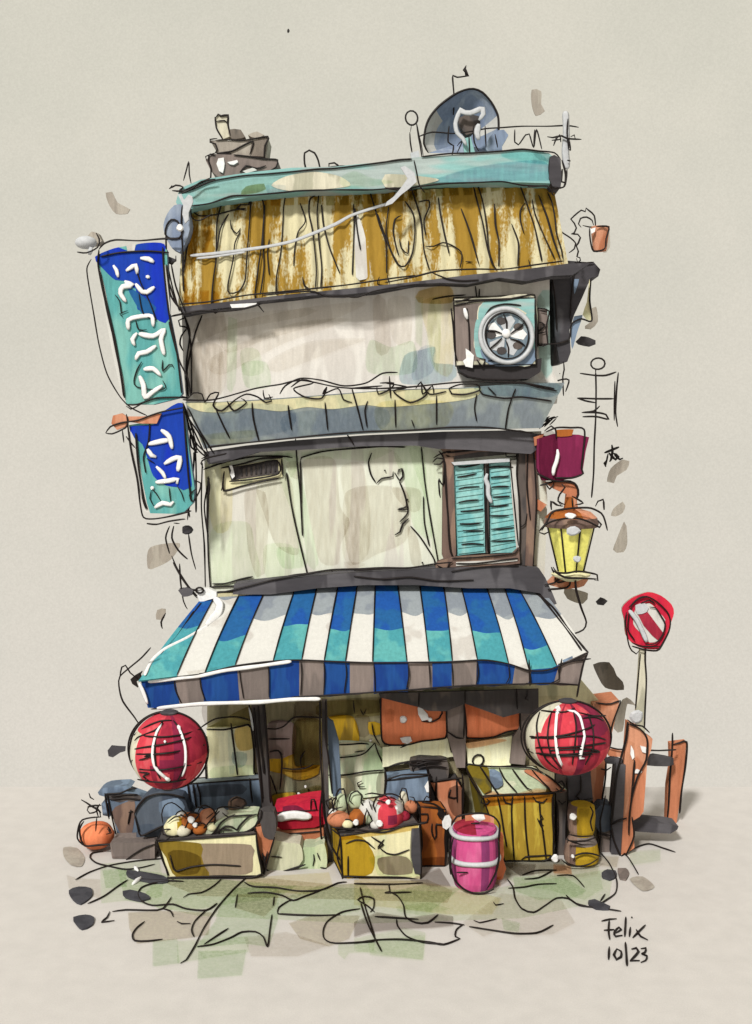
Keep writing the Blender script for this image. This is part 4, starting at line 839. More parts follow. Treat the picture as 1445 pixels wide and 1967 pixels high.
WR=thing('wiring',W(375,920,.35),'tangle of black wires between the lower blue sign and the balcony corner','wires')
for tt_,pts,pr in ((.4,"580,1100 760,1130",s1),(.4,"640,140 760,140",s1),(.45,"740,1320 800,1330",s2)):
    m=MB(); m.ink(V('R3',pts),tt_-.1,r=.02,mat='inkb'); m.build('sign_support',pr)
for pts in ("740,1190 780,1300 850,1450 870,1490","745,1260 800,1450 810,1600 810,1850","730,1170 800,1420 870,1500","770,1360 780,1440 820,1470 790,1480","855,1570 840,1540 870,1510 1000,1480","880,1630 895,1680 880,1800 880,1960","800,1470 790,1600 760,1800 770,1880"):
    m=MB(); m.ink(V('R3',pts),.34,r=.011); m.build('wire',WR)
t_=thing('sign_spotlight',W(172,478,.6),'small white spotlight on top of the upper blue sign','spotlight')
m=MB(); c=W(*V('R3',"130,150")[0],.6); m.ball((c.x-.03,c.y,c.z),.14,.10,.085,'gelgrey',14,8); m.slab(V('R3',"100,150 150,80 190,90 215,140 190,160 140,165"),.55,.15,'dab',smooth=True); m.ink(V('R3',"180,90 200,130 190,180 120,215 60,210"),.72,r=.011); m.ink(V('R3',"150,180 140,230"),.68,r=.035,mat='gelgrey'); m.build('lamp_head',t_)
m=MB(); m.ink(V('R3',"150,255 125,300 125,360 165,600 200,800 250,980 330,1120 400,1190 500,1240"),.6,r=.009); m.build('lamp_cable',t_)
m=MB(); m.slab(V('R3',"285,1240 340,1225 370,1245 480,1245 590,1225 560,1290 470,1290 380,1280 360,1310 310,1330 275,1290"),.6,.06,'orange'); m.ink(V('R3',"240,1350 270,1310 340,1285 440,1270 520,1240 600,1215 730,1190"),.61); m.ink(V('R3',"240,1350 280,1355 340,1330 380,1300 370,1230"),.61); m.ink(V('R3',"345,1330 355,1410"),.61)
tag(m.build('sign_bracket'),'orange tipped pole bracket between the two blue signs','bracket')
t_=None
m=MB()
for x in ("10,500 0,560 30,620 80,668","85,540 100,640 122,720","40,690 45,780 60,880 80,920","0,650 30,720 80,800 130,855","-10,500 -30,560 -10,640","0,430 60,422 100,424","10,485 40,488","120,370 90,400 80,470"): m.ink(V('R5',x),.3,r=.010)
for u,rx,ry in (("78,520",11,10),): p=V('R5',u)[0]; m.dot(p[0],p[1],.3,rx,ry,'darkgrey_shade',.05)
m.ink(V('R5',"100,820 150,830"),.3,r=.02)
p=(344,1018); 
tag(m.build('hanging_wires'),'loose black wires with a dark knot hanging left of the middle storey','wires')
# ------------------------------------------------------------------ right side things
t_=thing('tv_antenna',W(1140,955,.05),'tall thin black antenna with ladder arms and a ring on top, above the wall lantern','antenna')
m=MB(); m.ink(V('S7',"395,1265 398,1400 395,1600 385,1800 380,2000 365,2180"),.05,r=.0115); p=V('S7',"412,1205")[0]; m.ring(W(p[0],p[1],.05),.088,.08,.013,wob=.07); m.ink(V('S7',"395,1240 395,1270"),.05); m.build('mast',t_)
for x in ("280,1275 390,1290 470,1290 545,1265","260,1455 400,1460 525,1460","260,1455 320,1475 400,1490","295,1560 400,1560 470,1575 490,1610 400,1590 300,1590","300,1558 380,1550 425,1512"): 
    m=MB(); m.ink(V('S7',x),.06,r=.012); m.build('arm',t_)
m=MB(); m.ink(V('S7',"560,1268 545,1400 540,1560 555,1665"),.06,r=.010); m.ink(V('S7',"535,1330 530,1500 530,1620"),.06,r=.010); m.build('reflector',t_)
t_=thing('plum_sign',W(1085,918,.3),'square plum coloured sign board jutting from the wall above the lantern','sign')
m=MB(); m.slab(V('R6',"760,130 860,100 1000,105 1060,120 1040,200 1020,330 1000,350 900,370 790,370 760,300"),.35,.12,'plum'); m.patch(V('R6',"775,110 870,100 870,370 790,370 770,300"),.35,'g_taupe'); m.patch(V('R6',"860,80 970,75 960,110 870,115"),.36,'rust')
for x in ("810,90 870,65 950,65 1030,75 1025,200 1015,300 1025,330 960,355 860,355","800,85 840,55 865,75 870,130","760,330 850,370 930,378 980,390"): m.ink(V('R6',x),.36,r=.012)
m.ink(V('R6',"875,190 878,215 870,260 855,300 850,340"),.38,r=.026,mat='gel',flat=.5); m.build('board',t_)
m=MB()
for x in ("760,60 800,20 830,0","770,70 830,20 790,30 860,0","800,60 850,10 880,0","830,50 870,10"): m.ink(V('R6',x),.2,r=.012)
m.slab(V('R6',"740,120 800,100 770,160 745,170"),.3,.3,'orange'); m.build('bracket',t_)
t_=thing('wall_lantern',W(1100,1110,.35),'yellow glass street lantern with a brown cap on the right wall','wall lantern')
LT=.42; cL=W(1097,1050,LT)
m=MB(); z0,z1=zof(1098,LT),zof(1008,LT); k_=(D-LT)/D/PPM
r0,r1=25*k_,47*k_
def lf(i,a): return 'lampglass'
m.lathe([(r0,z0),(r1,z1)],cL.x,cL.y,'lampglass',8)
for q in range(8):
    a=2*math.pi*q/8+.2; m.tube([Vector((cL.x+r0*1.02*math.cos(a),cL.y+r0*1.02*math.sin(a),z0)),Vector((cL.x+r1*1.02*math.cos(a),cL.y+r1*1.02*math.sin(a),z1))],.011,taper=False)
m.dot(1101,1020,LT+.36,14,9,'gelgrey'); m.dot(1109,1074,LT+.3,8,7,'gelgrey'); m.build('lamp_glass',t_)
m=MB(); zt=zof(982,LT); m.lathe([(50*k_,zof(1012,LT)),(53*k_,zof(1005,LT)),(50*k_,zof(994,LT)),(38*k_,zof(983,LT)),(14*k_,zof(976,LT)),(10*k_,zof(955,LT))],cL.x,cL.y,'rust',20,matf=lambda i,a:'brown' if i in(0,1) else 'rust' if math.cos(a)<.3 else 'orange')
for x in ("770,665 800,630 850,605 920,590 1000,590 1060,610 1120,640 1130,625 1110,600","785,660 820,600 850,550 920,535 1000,528 1070,530 1130,560 1150,600 1165,660","770,670 800,680 830,665"): m.ink(V('R6',x),LT+.42,r=.0125)
for x in ("840,540 838,490 870,510 900,520 880,490","1095,520 1110,490 1140,480 1145,540","960,470 965,530","960,460 1025,500 980,510","900,390 920,410 890,450 880,490 920,510"): m.ink(V('R6',x),LT+.2,r=.012)
m.dot(1096,991,LT+.43,11,6); m.build('cap',t_)
m=MB(); m.lathe([(12*k_,zof(1116,LT)),(36*k_,zof(1106,LT)),(38*k_,zof(1102,LT)),(30*k_,zof(1097,LT))],cL.x,cL.y,'cream',16)
for x in ("850,870 870,900 930,905 1000,895 1105,915 1110,950 1090,945","850,890 920,930 1010,935 1105,940","840,870 855,905"): m.ink(V('R6',x),LT+.28,r=.012)
m.build('base_tray',t_)
m=MB(); m.slab(V('R6',"800,380 950,375 990,400 990,540 920,540 930,450 860,420"),.3,.1,'orange'); m.build('bracket',t_); m=MB(); m.slab(V('R6',"830,975 880,925 970,935 1055,945 1030,980 1000,990 920,1000"),.3,.28,'orange')
for x in ("775,400 850,378 950,375 985,400 995,450 960,520","810,390 830,420 850,400 855,385","800,975 860,960 900,930 950,935 950,960 930,990 820,1000","860,930 880,960 940,945"): m.ink(V('R6',x),.32,r=.013)
m.build('bracket',t_); m=MB(); m.slab(V('R6',"765,480 815,510 780,550 765,540"),.2,.2,'orange'); m.build('wall_plate',t_)
m=MB(); m.ink(V('R8',"1180,80 1185,150 1210,240 1240,320 1225,360 1180,380 1130,400 1113,440"),.55,r=.0105)
tag(m.build('lantern_cord'),'thin black cord hanging from the yellow lantern down to the awning','cord')
# no entry sign
t_=thing('road_sign',W(1235,1480,-.1),'round red and white prohibition sign with a diagonal bar on a thin pole','road sign')
TS=-.02
m=MB(); c=W(*V('S8',"510,1240")[0],TS); k_=(D-TS)/D/PPM
F=[W(p[0],p[1],TS) for p in V('S8',"335,1150 400,1085 510,1045 600,1070 670,1130 685,1190 650,1290 620,1380 575,1430 480,1425 410,1395 360,1330 350,1230")]; F=catmull(F,True,.05)
m.prism(F,Vector((0,.04,0)),'red','dab'); 
F2=[W(p[0],p[1],TS) for p in V('S8',"430,1150 520,1120 580,1180 625,1230 610,1320 580,1370 520,1385 470,1330 410,1260")]; F2=catmull(F2,True,.05)
m.prism([p+Vector((0,-.008,0)) for p in F2],Vector((0,.006,0)),'awnwhite'); m.slab(V('S8',"440,1190 500,1170 545,1230 620,1330 590,1380 540,1340 480,1270"),TS+.018,.008,'crimson')
m.slab(V('S8',"425,1135 490,1120 515,1150 500,1180 440,1195"),TS+.03,.015,'gelgrey',smooth=True); m.ink(V('S8',"380,1165 430,1230 470,1310 500,1380"),TS+.03,r=.035,mat='gelgrey',flat=.4)
for x in ("380,1150 440,1090 500,1075 570,1110 640,1180 660,1240 650,1310 600,1410 570,1440 490,1435 400,1410","365,1180 355,1240 365,1320 380,1400 400,1440 430,1462 450,1440","520,1145 560,1150 600,1210 625,1260 610,1330 560,1390 490,1400","400,1385 470,1410 590,1410","400,1140 380,1200 375,1300 420,1370","430,1240 460,1290 465,1330","460,1120 520,1100 560,1130"): m.ink(V('S8',x),TS+.03,r=.010)
m.build('sign_disc',t_)
m=MB(); p0,p1=W(1229,1245,-.06),W(1230,1500,-.1); P_=[(1230,1248),(1242,1248),(1240,1393),(1235,1560),(1222,1560),(1222,1370)]
m.slab(P_,-.06,.07,'creamgrey'); m.ink(V('S8',"458,1460 445,1600 425,1830"),-.055,r=.009); m.ink(V('S8',"495,1380 490,1500 498,1650 485,1960"),-.055,r=.011); m.dot(1223,1377,-.05,13,14,'gelgrey'); m.build('pole',t_)
# wooden fence
t_=thing('wooden_fence',(W(1210,1640,.35).x,-.35,0),'short brown wooden fence with two posts at the right end of the shop','fence')
m=MB(); FTm=.38; m.slab(V('S4',"905,265 980,300 1050,365 1100,400 1090,480 1060,560 1045,760 1030,960 1000,1000 950,1030 960,1240 870,1305 850,1290 870,900 880,600"),FTm,.12,'orange')
m.patch(V('S4',"895,400 960,430 940,700 900,900 870,1000 880,600"),FTm,'g_beige2'); m.slab(V('S4',"820,590 892,600 880,900 855,1290 780,1285 790,900"),FTm+.02,.2,'darkgrey_shade')
for x in ("905,265 890,400 850,560 820,700 790,1000 780,1060","905,250 960,290 1020,300 1075,350","910,280 1000,320 1045,370 1060,430 1050,560 1020,620 980,700 940,850 920,1000 915,1140","960,560 950,700 930,900","780,1070 800,1180 850,1300 870,1320","940,1000 955,1150 890,1300","780,1060 840,1030 900,1008"): m.ink(V('S4',x),FTm+.03,r=.0125)
m.blob(V('S4',"935,450 955,490 960,540 945,560 930,520"),FTm+.03,.03,'gel'); m.blob(V('S4',"1005,455 1050,465 1048,510 1020,500"),FTm+.03,.03,'gel'); m.blob(V('S4',"955,650 985,635 1020,650 1010,665 965,665"),FTm+.03,.03,'gel')
m.build('post',t_)
m=MB(); tR=gt(1581); m.slab(V('S4',"1235,435 1360,420 1350,560 1325,760 1285,1052 1205,1052 1215,760 1240,600"),tR,.12,'orange'); m.patch(V('S4',"1280,450 1340,440 1320,640 1300,760"),tR,'g_beige2')
for x in ("1250,350 1248,460 1230,700 1220,900 1210,1010","1255,440 1310,425 1360,420 1350,600 1320,800 1305,970"): m.ink(V('S4',x),tR,e=.02,r=.014)
m.build('post',t_)
RT=lambda px,py: .33+(tR-.33)*(px-1215)/(1310-1215)
m=MB(); m.slab(V('S4',"1000,600 1010,545 1110,520 1200,535 1262,550 1262,600 1210,612 1120,610 1030,602"),lambda x,y:RT(x,y),.06,'darkgrey_shade'); m.ink(V('S4',"1050,485 1150,488 1280,482"),RT,r=.012); m.build('rail',t_)
m=MB(); m.slab(V('S4',"955,1035 1100,1050 1230,1062 1300,1075 1290,1100 1240,1130 1120,1125 955,1112"),lambda x,y:min(.2,gt(y+840) if False else .12),.3,'darkgrey_shade'); m.build('rail',t_)
m=MB(); m.slab(V('S4',"760,480 870,500 860,540 760,530"),.3,.06,'orange'); m.slab(V('S4',"730,560 800,535 890,570 880,600 740,590"),.32,.06,'darkgrey_shade'); m.ink(V('S4',"760,460 830,478 905,478"),.34,r=.012); m.ink(V('S4',"705,630 745,640 780,615"),.34,r=.012); m.build('rail',t_)
# ------------------------------------------------------------------ red lanterns
def lantern(label, cx, cy, rx, ry, t, matf, whites, inks, seed, caps):
    k_=(D-t)/D/PPM; c=W(cx,cy,t); R1,R2=rx*k_,ry*k_
    L=thing('paper_lantern',(c.x,c.y,c.z+R2),label,'paper lantern','red paper lanterns hanging under the awning')
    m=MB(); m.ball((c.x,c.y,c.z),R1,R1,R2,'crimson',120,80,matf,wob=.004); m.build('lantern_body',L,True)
    def on(p,e=.01):
        o=Vector((0,-D,H)); r=(W(p[0],p[1],0)-o); sc_=lambda v: Vector((v.x/R1,v.y/R1,v.z/R2))
        O,Rr=sc_(o-c),sc_(r); A_=Rr.dot(Rr); B_=2*O.dot(Rr); C_=O.dot(O)-1; ds=B_*B_-4*A_*C_
        s_=(-B_-math.sqrt(max(0,ds)))/(2*A_); q=o+r*s_; return q-r.normalized()*e
    m=MB()
    for v_,s_ in inks: m.tube(catmull([on(p,.018) for p in V(v_,s_)],False,.04),.0105)
    m.ring((c.x,c.y,c.z),R1*1.03,R2*1.03,.013,wob=.015); m.ring((c.x-.01,c.y+.03,c.z-.005),R1*1.07,R2*1.03,.010,a0=1.2,a1=4.6)
    m.build('wire_ribs',L)
    m=MB()
    for v_,s_,r in whites: m.tube(catmull([on(p,.026) for p in V(v_,s_)],False,.04),r,'gel',flat=.3)  # white strokes are highlights laid over the lantern like cords
    m.build('highlight_strokes',L)
    m=MB(); m.lathe([(.10,c.z+R2*.97),(.11,c.z+R2*1.02),(.07,c.z+R2*1.06)],c.x,c.y,'darkgrey_shade',14); m.build('cap',L); m=MB()
    m.lathe([(.08,c.z-R2*1.04),(.10,c.z-R2*.97)],c.x,c.y,'darkgrey_shade',14); m.build('cap',L)
    return L,c,R1,R2
def gore(x,z): return x/max(.05,math.sqrt(max(.002,1-z*z)))  # the dark maroon gores put shade into the lantern colours
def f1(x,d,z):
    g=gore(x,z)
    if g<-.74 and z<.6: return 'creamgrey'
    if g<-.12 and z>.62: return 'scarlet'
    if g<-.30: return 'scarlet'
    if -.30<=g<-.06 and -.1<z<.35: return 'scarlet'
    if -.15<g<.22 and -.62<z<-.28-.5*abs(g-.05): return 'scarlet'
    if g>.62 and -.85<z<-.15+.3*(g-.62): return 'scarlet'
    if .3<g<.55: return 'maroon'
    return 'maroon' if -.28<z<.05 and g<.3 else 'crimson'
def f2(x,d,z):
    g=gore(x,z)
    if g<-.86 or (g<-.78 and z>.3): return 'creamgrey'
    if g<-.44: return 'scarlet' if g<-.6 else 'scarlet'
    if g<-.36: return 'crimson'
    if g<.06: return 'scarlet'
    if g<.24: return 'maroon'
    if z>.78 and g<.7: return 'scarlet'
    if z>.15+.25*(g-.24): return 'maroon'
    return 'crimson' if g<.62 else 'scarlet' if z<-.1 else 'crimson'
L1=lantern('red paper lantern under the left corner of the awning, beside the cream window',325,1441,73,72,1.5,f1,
 [('S1',"690,255 655,310 630,400 625,480 640,550 680,600 745,650",.016),('S1',"800,265 830,340 850,410 855,480 850,560 830,620",.016),('S1',"705,372 712,380 718,374",.03),('S1',"800,265 815,295",.028),('S1',"715,630 745,650",.028)],
 [('S1',"490,330 600,342 720,345 850,325 960,290"),('S1',"500,430 620,410 740,390 860,360 980,315"),('S1',"510,465 650,465 780,450 990,400"),('S1',"480,510 620,470 800,450"),('S1',"530,570 680,575 820,555 970,520"),('S1',"520,640 600,655 740,660 860,640"),('S1',"500,330 590,270 680,235 760,230"),
  ('S1',"470,520 560,500 640,470"),('S1',"530,590 600,600 560,620 600,650"),('S1',"700,230 650,320 640,450 650,560 680,640"),('S1',"770,230 830,320 855,430 850,540 800,650"),('S1',"500,370 520,350 640,300 700,250")],1,None)
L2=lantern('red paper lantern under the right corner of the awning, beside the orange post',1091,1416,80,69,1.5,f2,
 [('S4',"365,170 355,260 350,360 355,450 370,540 400,610",.016),('S4',"372,170 362,260 357,400 380,540 408,600",.008),('S4',"440,180 500,190 540,230 560,300 575,380 560,450 545,550",.016),('S4',"560,440 540,550 575,550",.022),('S4',"350,165 380,150 370,200",.03)],
 [('S4',"150,380 300,385 420,370 520,345 620,310 720,250"),('S4',"160,392 320,392 500,378 640,380 740,405"),('S4',"135,480 240,465 420,465 600,450 740,430"),('S4',"140,490 250,515 420,520 600,505 690,500 620,480 480,480 300,490"),('S4',"160,500 300,530 500,530 640,520"),
  ('S4',"230,190 205,300 225,440 280,560 370,640"),('S4',"320,190 300,280 290,400 320,530 400,630"),('S4',"490,190 510,300 500,450 480,600"),('S4',"600,200 640,330 640,470 580,600"),('S4',"530,195 640,220 740,220"),('S4',"240,180 330,190 430,190 500,160"),('S4',"560,240 650,230 720,260")],2,None)
# ------------------------------------------------------------------ goods in front of the shop
def bz(P,t): return [W(p[0],p[1],t) for p in P]
def boxpx(m,front,t,depth,mats,shift=(0,0),dz=0):
    F=bz(front,t); Bk=[p+Vector((shift[0],depth,0)) for p in F]
    Bk[0].z+=dz; Bk[1].z+=dz; m.hexa(F,Bk,mats)
    return F
# left display crate
t0=gt(1688)
C1=thing('display_crate',(W(405,1690,t0).x,-t0,0),'wide ochre and brown display crate heaped with dumplings, on the left','crate','produce crates in front of the shop')
m=MB(); boxpx(m,V('S1',"660,1070 1345,1020 1385,1310 735,1320"),t0,.45,('cream','dark','ochre'),shift=(-.03,0))
for s_,mt in (("715,1095 960,1085 1310,1095 1322,1180 1318,1280 1270,1300 1000,1305 800,1300 740,1200",'cratebrown'),("670,1075 960,1085 965,1170 990,1250 1020,1312 790,1315 720,1180",'crateolive'),("730,1150 830,1130 960,1180 940,1290 800,1290",'g_taupe')): m.patch(V('S1',s_),t0,mt)
for x in ("750,1165 765,1230 790,1275 900,1245 1050,1230 1240,1240","650,1060 690,1180 740,1305","660,1070 800,1060 1000,1045 1200,1030 1345,1015","1345,1015 1360,1150 1390,1290","720,1322 900,1325 1150,1325 1320,1318 1390,1290","640,1050 720,1060 750,1040"): m.ink(V('S1',x),t0,e=.012,r=.0115)
m.build('crate_box',C1)
def item(name,label,cat,group,px,py,rx,ry,t,mats,inks=(),dots=(),rd=None,tilt=0):
    k_=(D-t)/D/PPM; c=W(px,py,t); m=MB(); a=rx*k_; b_=ry*k_
    mf=None
    if callable(mats): mf=mats; base='creamgrey'
    else: base=mats
    m.ball((c.x,c.y,c.z),a,rd or min(a,b_*1.2),b_,base,20,12,mf,wob=.12)
    if not inks: m.ring((c.x,c.y-.01,c.z),a*1.03,b_*1.04,.0095,a0=random.uniform(0,.5),a1=random.uniform(4.6,6.0),wob=.05)
    for v_,s_ in inks: m.ink(V(v_,s_),t+.12,r=.0095)
    for d in dots: m.dot(d[0],d[1],t+(rd or min(a,b_*1.2))*1.0+.01,d[2])
    o=m.build(name,None,False); tag(o,label,cat,group); return o
G1='food heaped on the left crate'; tc=t0-.2
item('dumpling','cream and ochre bun at the left end of the left crate','dumpling',G1,338,1588,22,20,tc,lambda x,y,z:'cream' if x<.3 else 'ochre',[('S1',"700,950 690,880 710,820 760,800 810,830 860,880 880,910 850,980 820,1020 760,1035 700,1020 695,990 760,985 820,990"),('S1',"730,940 780,900 840,890")])
item('dumpling','rusty brown bun streaked with white in the middle of the left crate','dumpling',G1,366,1578,20,17,tc,'rust',[('S1',"820,880 850,900 890,870 950,880 900,940 930,960 970,940")],[(367,1575,7),(375,1585,5)])
item('dumpling','orange bun under a curled black outline on the left crate','dumpling',G1,399,1572,18,18,tc-.05,'orange',[('S1',"940,870 970,820 1020,830 1060,870 1050,960 1000,990"),('S1',"1000,910 1050,870"),('S1',"900,910 950,950 990,970")])
item('dumpling','white bun with black strokes on the left crate','dumpling',G1,425,1566,15,13,tc-.08,'awnwhite',[('S1',"1060,890 1080,840 1140,830 1250,840 1290,840"),('S1',"1110,870 1150,900 1200,880")])
item('dumpling','brown round bun at the back right of the left crate','dumpling',G1,455,1545,17,14,tc-.25,'brown',[('S1',"1170,830 1170,790 1210,765 1260,780 1275,810 1240,835 1200,820")])
for i,(px,py,rx,ry,dt,mt,lab) in enumerate(((352,1596,15,11,.08,'creamgrey','small pale bun at the front edge of the left crate'),(384,1592,14,11,.06,'rust','small rusty bun at the front edge of the left crate'),(408,1588,11,9,.04,'cream','tiny cream bun in front of the curled orange bun'),(350,1569,12,11,-.1,'awnwhite','small white bun at the back of the left crate'),(384,1561,12,10,-.16,'bluegrey','small blue grey bun at the back of the left crate'))):
    item('dumpling',lab,'dumpling',G1,px,py,rx,ry,tc+dt,mt)
m=MB(); m.slab(V('S1',"930,1040 1010,990 1100,920 1250,890 1350,890 1340,960 1280,1010 1100,1040"),tc+.08,.3,'palegreen',smooth=True); m.patch(V('S1',"950,1030 1100,930 1250,900 1200,1020"),tc+.08,'g_grey')
for x in ("915,1045 980,980 1050,900 1090,860","1010,1045 1060,1000 1100,940 1160,900 1250,890 1340,885","1085,1050 1090,1000 1130,965 1180,970 1210,990 1230,960 1290,900 1350,880","1090,1055 1180,1020 1280,1000 1340,960 1365,900","1100,1045 1120,1000","1040,1040 1090,990 1180,990"): m.ink(V('S1',x),tc+.1,r=.0105)
tag(m.build('leafy_bundle'),'grey green leafy bundle lying on the right half of the left crate','vegetable')
# centre crate
t1=gt(1688)
C2=thing('display_crate',(W(730,1690,t1).x,-t1,0),'pale yellow and green crate with fruit and red meat on top, in the centre','crate','produce crates in front of the shop')
m=MB(); boxpx(m,V('S2',"700,1035 1250,950 1258,1335 712,1312"),t1,.5,('cream','dark','ochre'),shift=(-.12,0))
for s_,mt in (("705,1040 850,1040 900,1100 940,1180 920,1290 800,1320 720,1310",'ochre'),("960,1190 1120,1170 1185,1200 1200,1290 1000,1295",'cratebrown'),("900,1180 1100,1160 1200,1200 1250,1310 960,1305 940,1250",'g_green'),("1195,980 1250,990 1255,1310 1220,1280 1185,1180",'g_dark'),("940,1040 1010,1130 1000,1300 940,1300",'g_beige2'),("700,1030 1240,950 1240,980 1100,1010 860,1040 710,1060",'g_ochre'),("820,1310 930,1310 900,1335 830,1330",'g_ochre')): m.patch(V('S2',s_),t1,mt)
for x in ("640,970 800,985 1000,1005 1150,960 1300,940","740,1085 800,1060 870,1065 910,1095 940,1120","915,1035 960,1065 1000,1090 960,1120","1005,1055 960,1110","970,1110 1020,1150 1080,1160 1130,1145 1180,1125","700,1030 710,1160 715,1330","590,960 640,1100 700,1200","700,1040 690,1110 680,1180 720,1300","755,1170 755,1320","710,1310 900,1315 1150,1320 1280,1345","1250,950 1262,1200 1258,1340","640,980 700,1030"): m.ink(V('S2',x),t1,e=.012,r=.0115)
m.build('crate_box',C2)
G2='fruit heaped on the centre crate'; tc=t1-.2
item('fruit','orange brown fruit at the left front of the centre crate','fruit',G2,652,1574,24,15,tc,'orange',[('S2',"610,900 650,850 720,830"),('S2',"640,970 760,990 800,995")])
item('fruit','orange fruit with a curved stem stroke, second on the centre crate','fruit',G2,688,1570,18,15,tc,'rust',[('S2',"885,850 870,900 860,960")],[(684,1580,6)])
item('bulb','pale bulb with an upright loop of leaf, left on the centre crate','vegetable',G2,656,1543,13,18,tc-.12,'palegreen',[('S2',"680,790 670,750 695,705 725,705 740,780 760,880 790,950"),('S2',"620,840 600,790 640,770 650,860"),('S2',"640,800 670,760 650,850")])
item('bulb','pale green bulb with a hooked outline, mid left on the centre crate','vegetable',G2,683,1537,16,17,tc-.12,'palegreen',[('S2',"790,810 765,790 775,740 820,720 850,750 845,800 880,840 910,880"),('S2',"840,780 870,790")])
item('cabbage','white and green cabbage between the orange fruit and the red meat','vegetable',G2,707,1560,18,24,tc-.05,lambda x,y,z:'awnwhite' if z>0 else 'palegreen',[('S2',"870,745 920,735 980,745 1000,745"),('S2',"880,840 920,920 950,980 1000,985"),('S2',"900,790 920,850")])
item('meat','shiny red joint of meat with white marks on the centre crate','meat',G2,745,1565,32,34,tc+.02,lambda x,y,z:'awnwhite' if (x<-.55 and z>-.4) or (x>.45 and z>.2) else ('maroon' if (-.1<x<.5 and -.3<z<.15) else 'scarlet'),
 [('S2',"950,870 930,820 950,770 1000,745 1060,740 1110,760 1140,800 1140,860"),('S2',"1000,740 1040,770 1060,760"),('S2',"975,890 990,860 1040,850 1085,855"),('S2',"1050,760 1090,780"),('S2',"945,780 1020,800 1060,790")],[(746,1541,5),(729,1582,7),(762,1552,3)])
item('bulb','small upright bulb behind the red meat on the centre crate','vegetable',G2,775,1535,9,15,tc-.15,'creamgrey',[('S2',"1125,800 1115,740 1130,700 1155,705 1175,790")])
item('fruit','orange fruit at the right edge of the centre crate','fruit',G2,789,1550,13,12,tc-.12,'orange',[('S2',"1180,760 1210,765 1225,810"),('S2',"1275,800 1300,755 1340,790")])
for i,(px,py,rx,ry,dt,mt,lab) in enumerate(((668,1583,11,9,.08,'cream','small cream fruit at the front left of the centre crate'),(722,1584,11,9,.08,'awnwhite','small white fruit in front of the cabbage'),(776,1567,12,11,.0,'crimson','small dark red fruit right of the red meat'),(640,1562,9,10,-.05,'awnwhite','tiny white fruit at the left edge of the centre crate'))):
    item('fruit',lab,'fruit',G2,px,py,rx,ry,tc+dt,mt)
# cone planter / stool between crates
m=MB(); tt=gt(1682); 
m.slab(V('S2',"105,970 245,965 235,1060 200,1170 180,1290 165,1290 150,1180 120,1070"),tt,.25,'orange')
m.slab(V('S2',"135,880 240,870 255,1000 235,1060 170,1040 150,960"),tt+.01,.2,'dark',smooth=True); m.patch(V('S2',"150,1000 230,1040 190,1150 150,1100"),tt,'g_beige')
for x in ("105,965 120,1080 150,1190 170,1300","245,1040 215,1140 185,1250 170,1300","130,880 140,850 155,860 150,900 110,960","160,1150 175,1220 195,1140","165,1180 168,1290","175,1170 178,1270"): m.ink(V('S2',x),tt+.02,r=.012)
tag(m.build('stool'),'narrow orange brown tapering stool between the left crate and the red tray','stool')
# red tray
T_=thing('market_table',(W(570,1665,.45).x,-.45,0),'low table with an orange brown cloth edge carrying the red tray','table')
m=MB(); m.slab(V('S2',"245,1000 590,975 592,1075 540,1085 510,1140 440,1110 380,1070 290,1060"),.56,.45,'orange'); m.patch(V('S2',"280,1030 440,1020 590,1010 590,1060 400,1080"),.56,'g_beige')
for x in ("250,1040 350,1020 450,1010 560,1000","270,1060 350,1080 450,1075 570,1080","510,1130 530,1100","490,1130 515,1180 520,1220 560,1245 600,1255"): m.ink(V('S2',x),.57,r=.0105)
m.build('cloth',T_)
for xx in (535,600):
    m=MB(); m.slab([(xx,1615),(xx+7,1615),(xx+7,1655),(xx,1655)],.4,.05,'dark'); m.build('leg',T_)
m=MB(); m.slab(V('S2',"240,850 330,830 480,800 560,790 590,830 592,950 520,975 300,990 245,960"),.6,.4,'red'); m.patch(V('S2',"250,900 580,900 590,960 300,990"),.6,'g_taupe'); m.patch(V('S2',"300,830 400,820 460,860 440,900 300,890"),.6,'maroon')
m.ink(V('S2',"260,915 310,895 380,885 450,892 500,895"),.62,r=.058,mat='gel',flat=.4); m.ink(V('S2',"495,850 500,780 520,780 535,850"),.61); m.ink(V('S2',"480,855 545,850"),.61); m.ink(V('S2',"240,875 300,865 500,855"),.61,r=.009)
tag(m.build('red_tray'),'long red tray with a thick white stripe, between the two crates','tray')
# sacks under the table
for i,(s_,lab,tt) in enumerate((("185,1110 230,1060 330,1080 420,1090 440,1200 380,1260 260,1285 190,1260","pale green sack under the red tray, next to the brown stool",gt(1672)),("420,1150 450,1110 520,1110 590,1090 605,1250 500,1265 400,1255","pale green sack under the red tray, next to the centre crate",gt(1669)))):
    m=MB(); m.slab(V('S2',s_),tt,.3,'palegreen' if i else 'creamgrey',smooth=True); m.patch(V('S2',s_),tt,'g_green2')
    for x in (("220,1175 295,1180","190,1270 260,1290 350,1265 460,1230"),("510,1240 520,1200 515,1160","560,1250 605,1258","540,1150 560,1200"))[i]: m.ink(V('S2',x),tt+.01)
    tag(m.build('sack'),lab,'sack','sacks under the table')
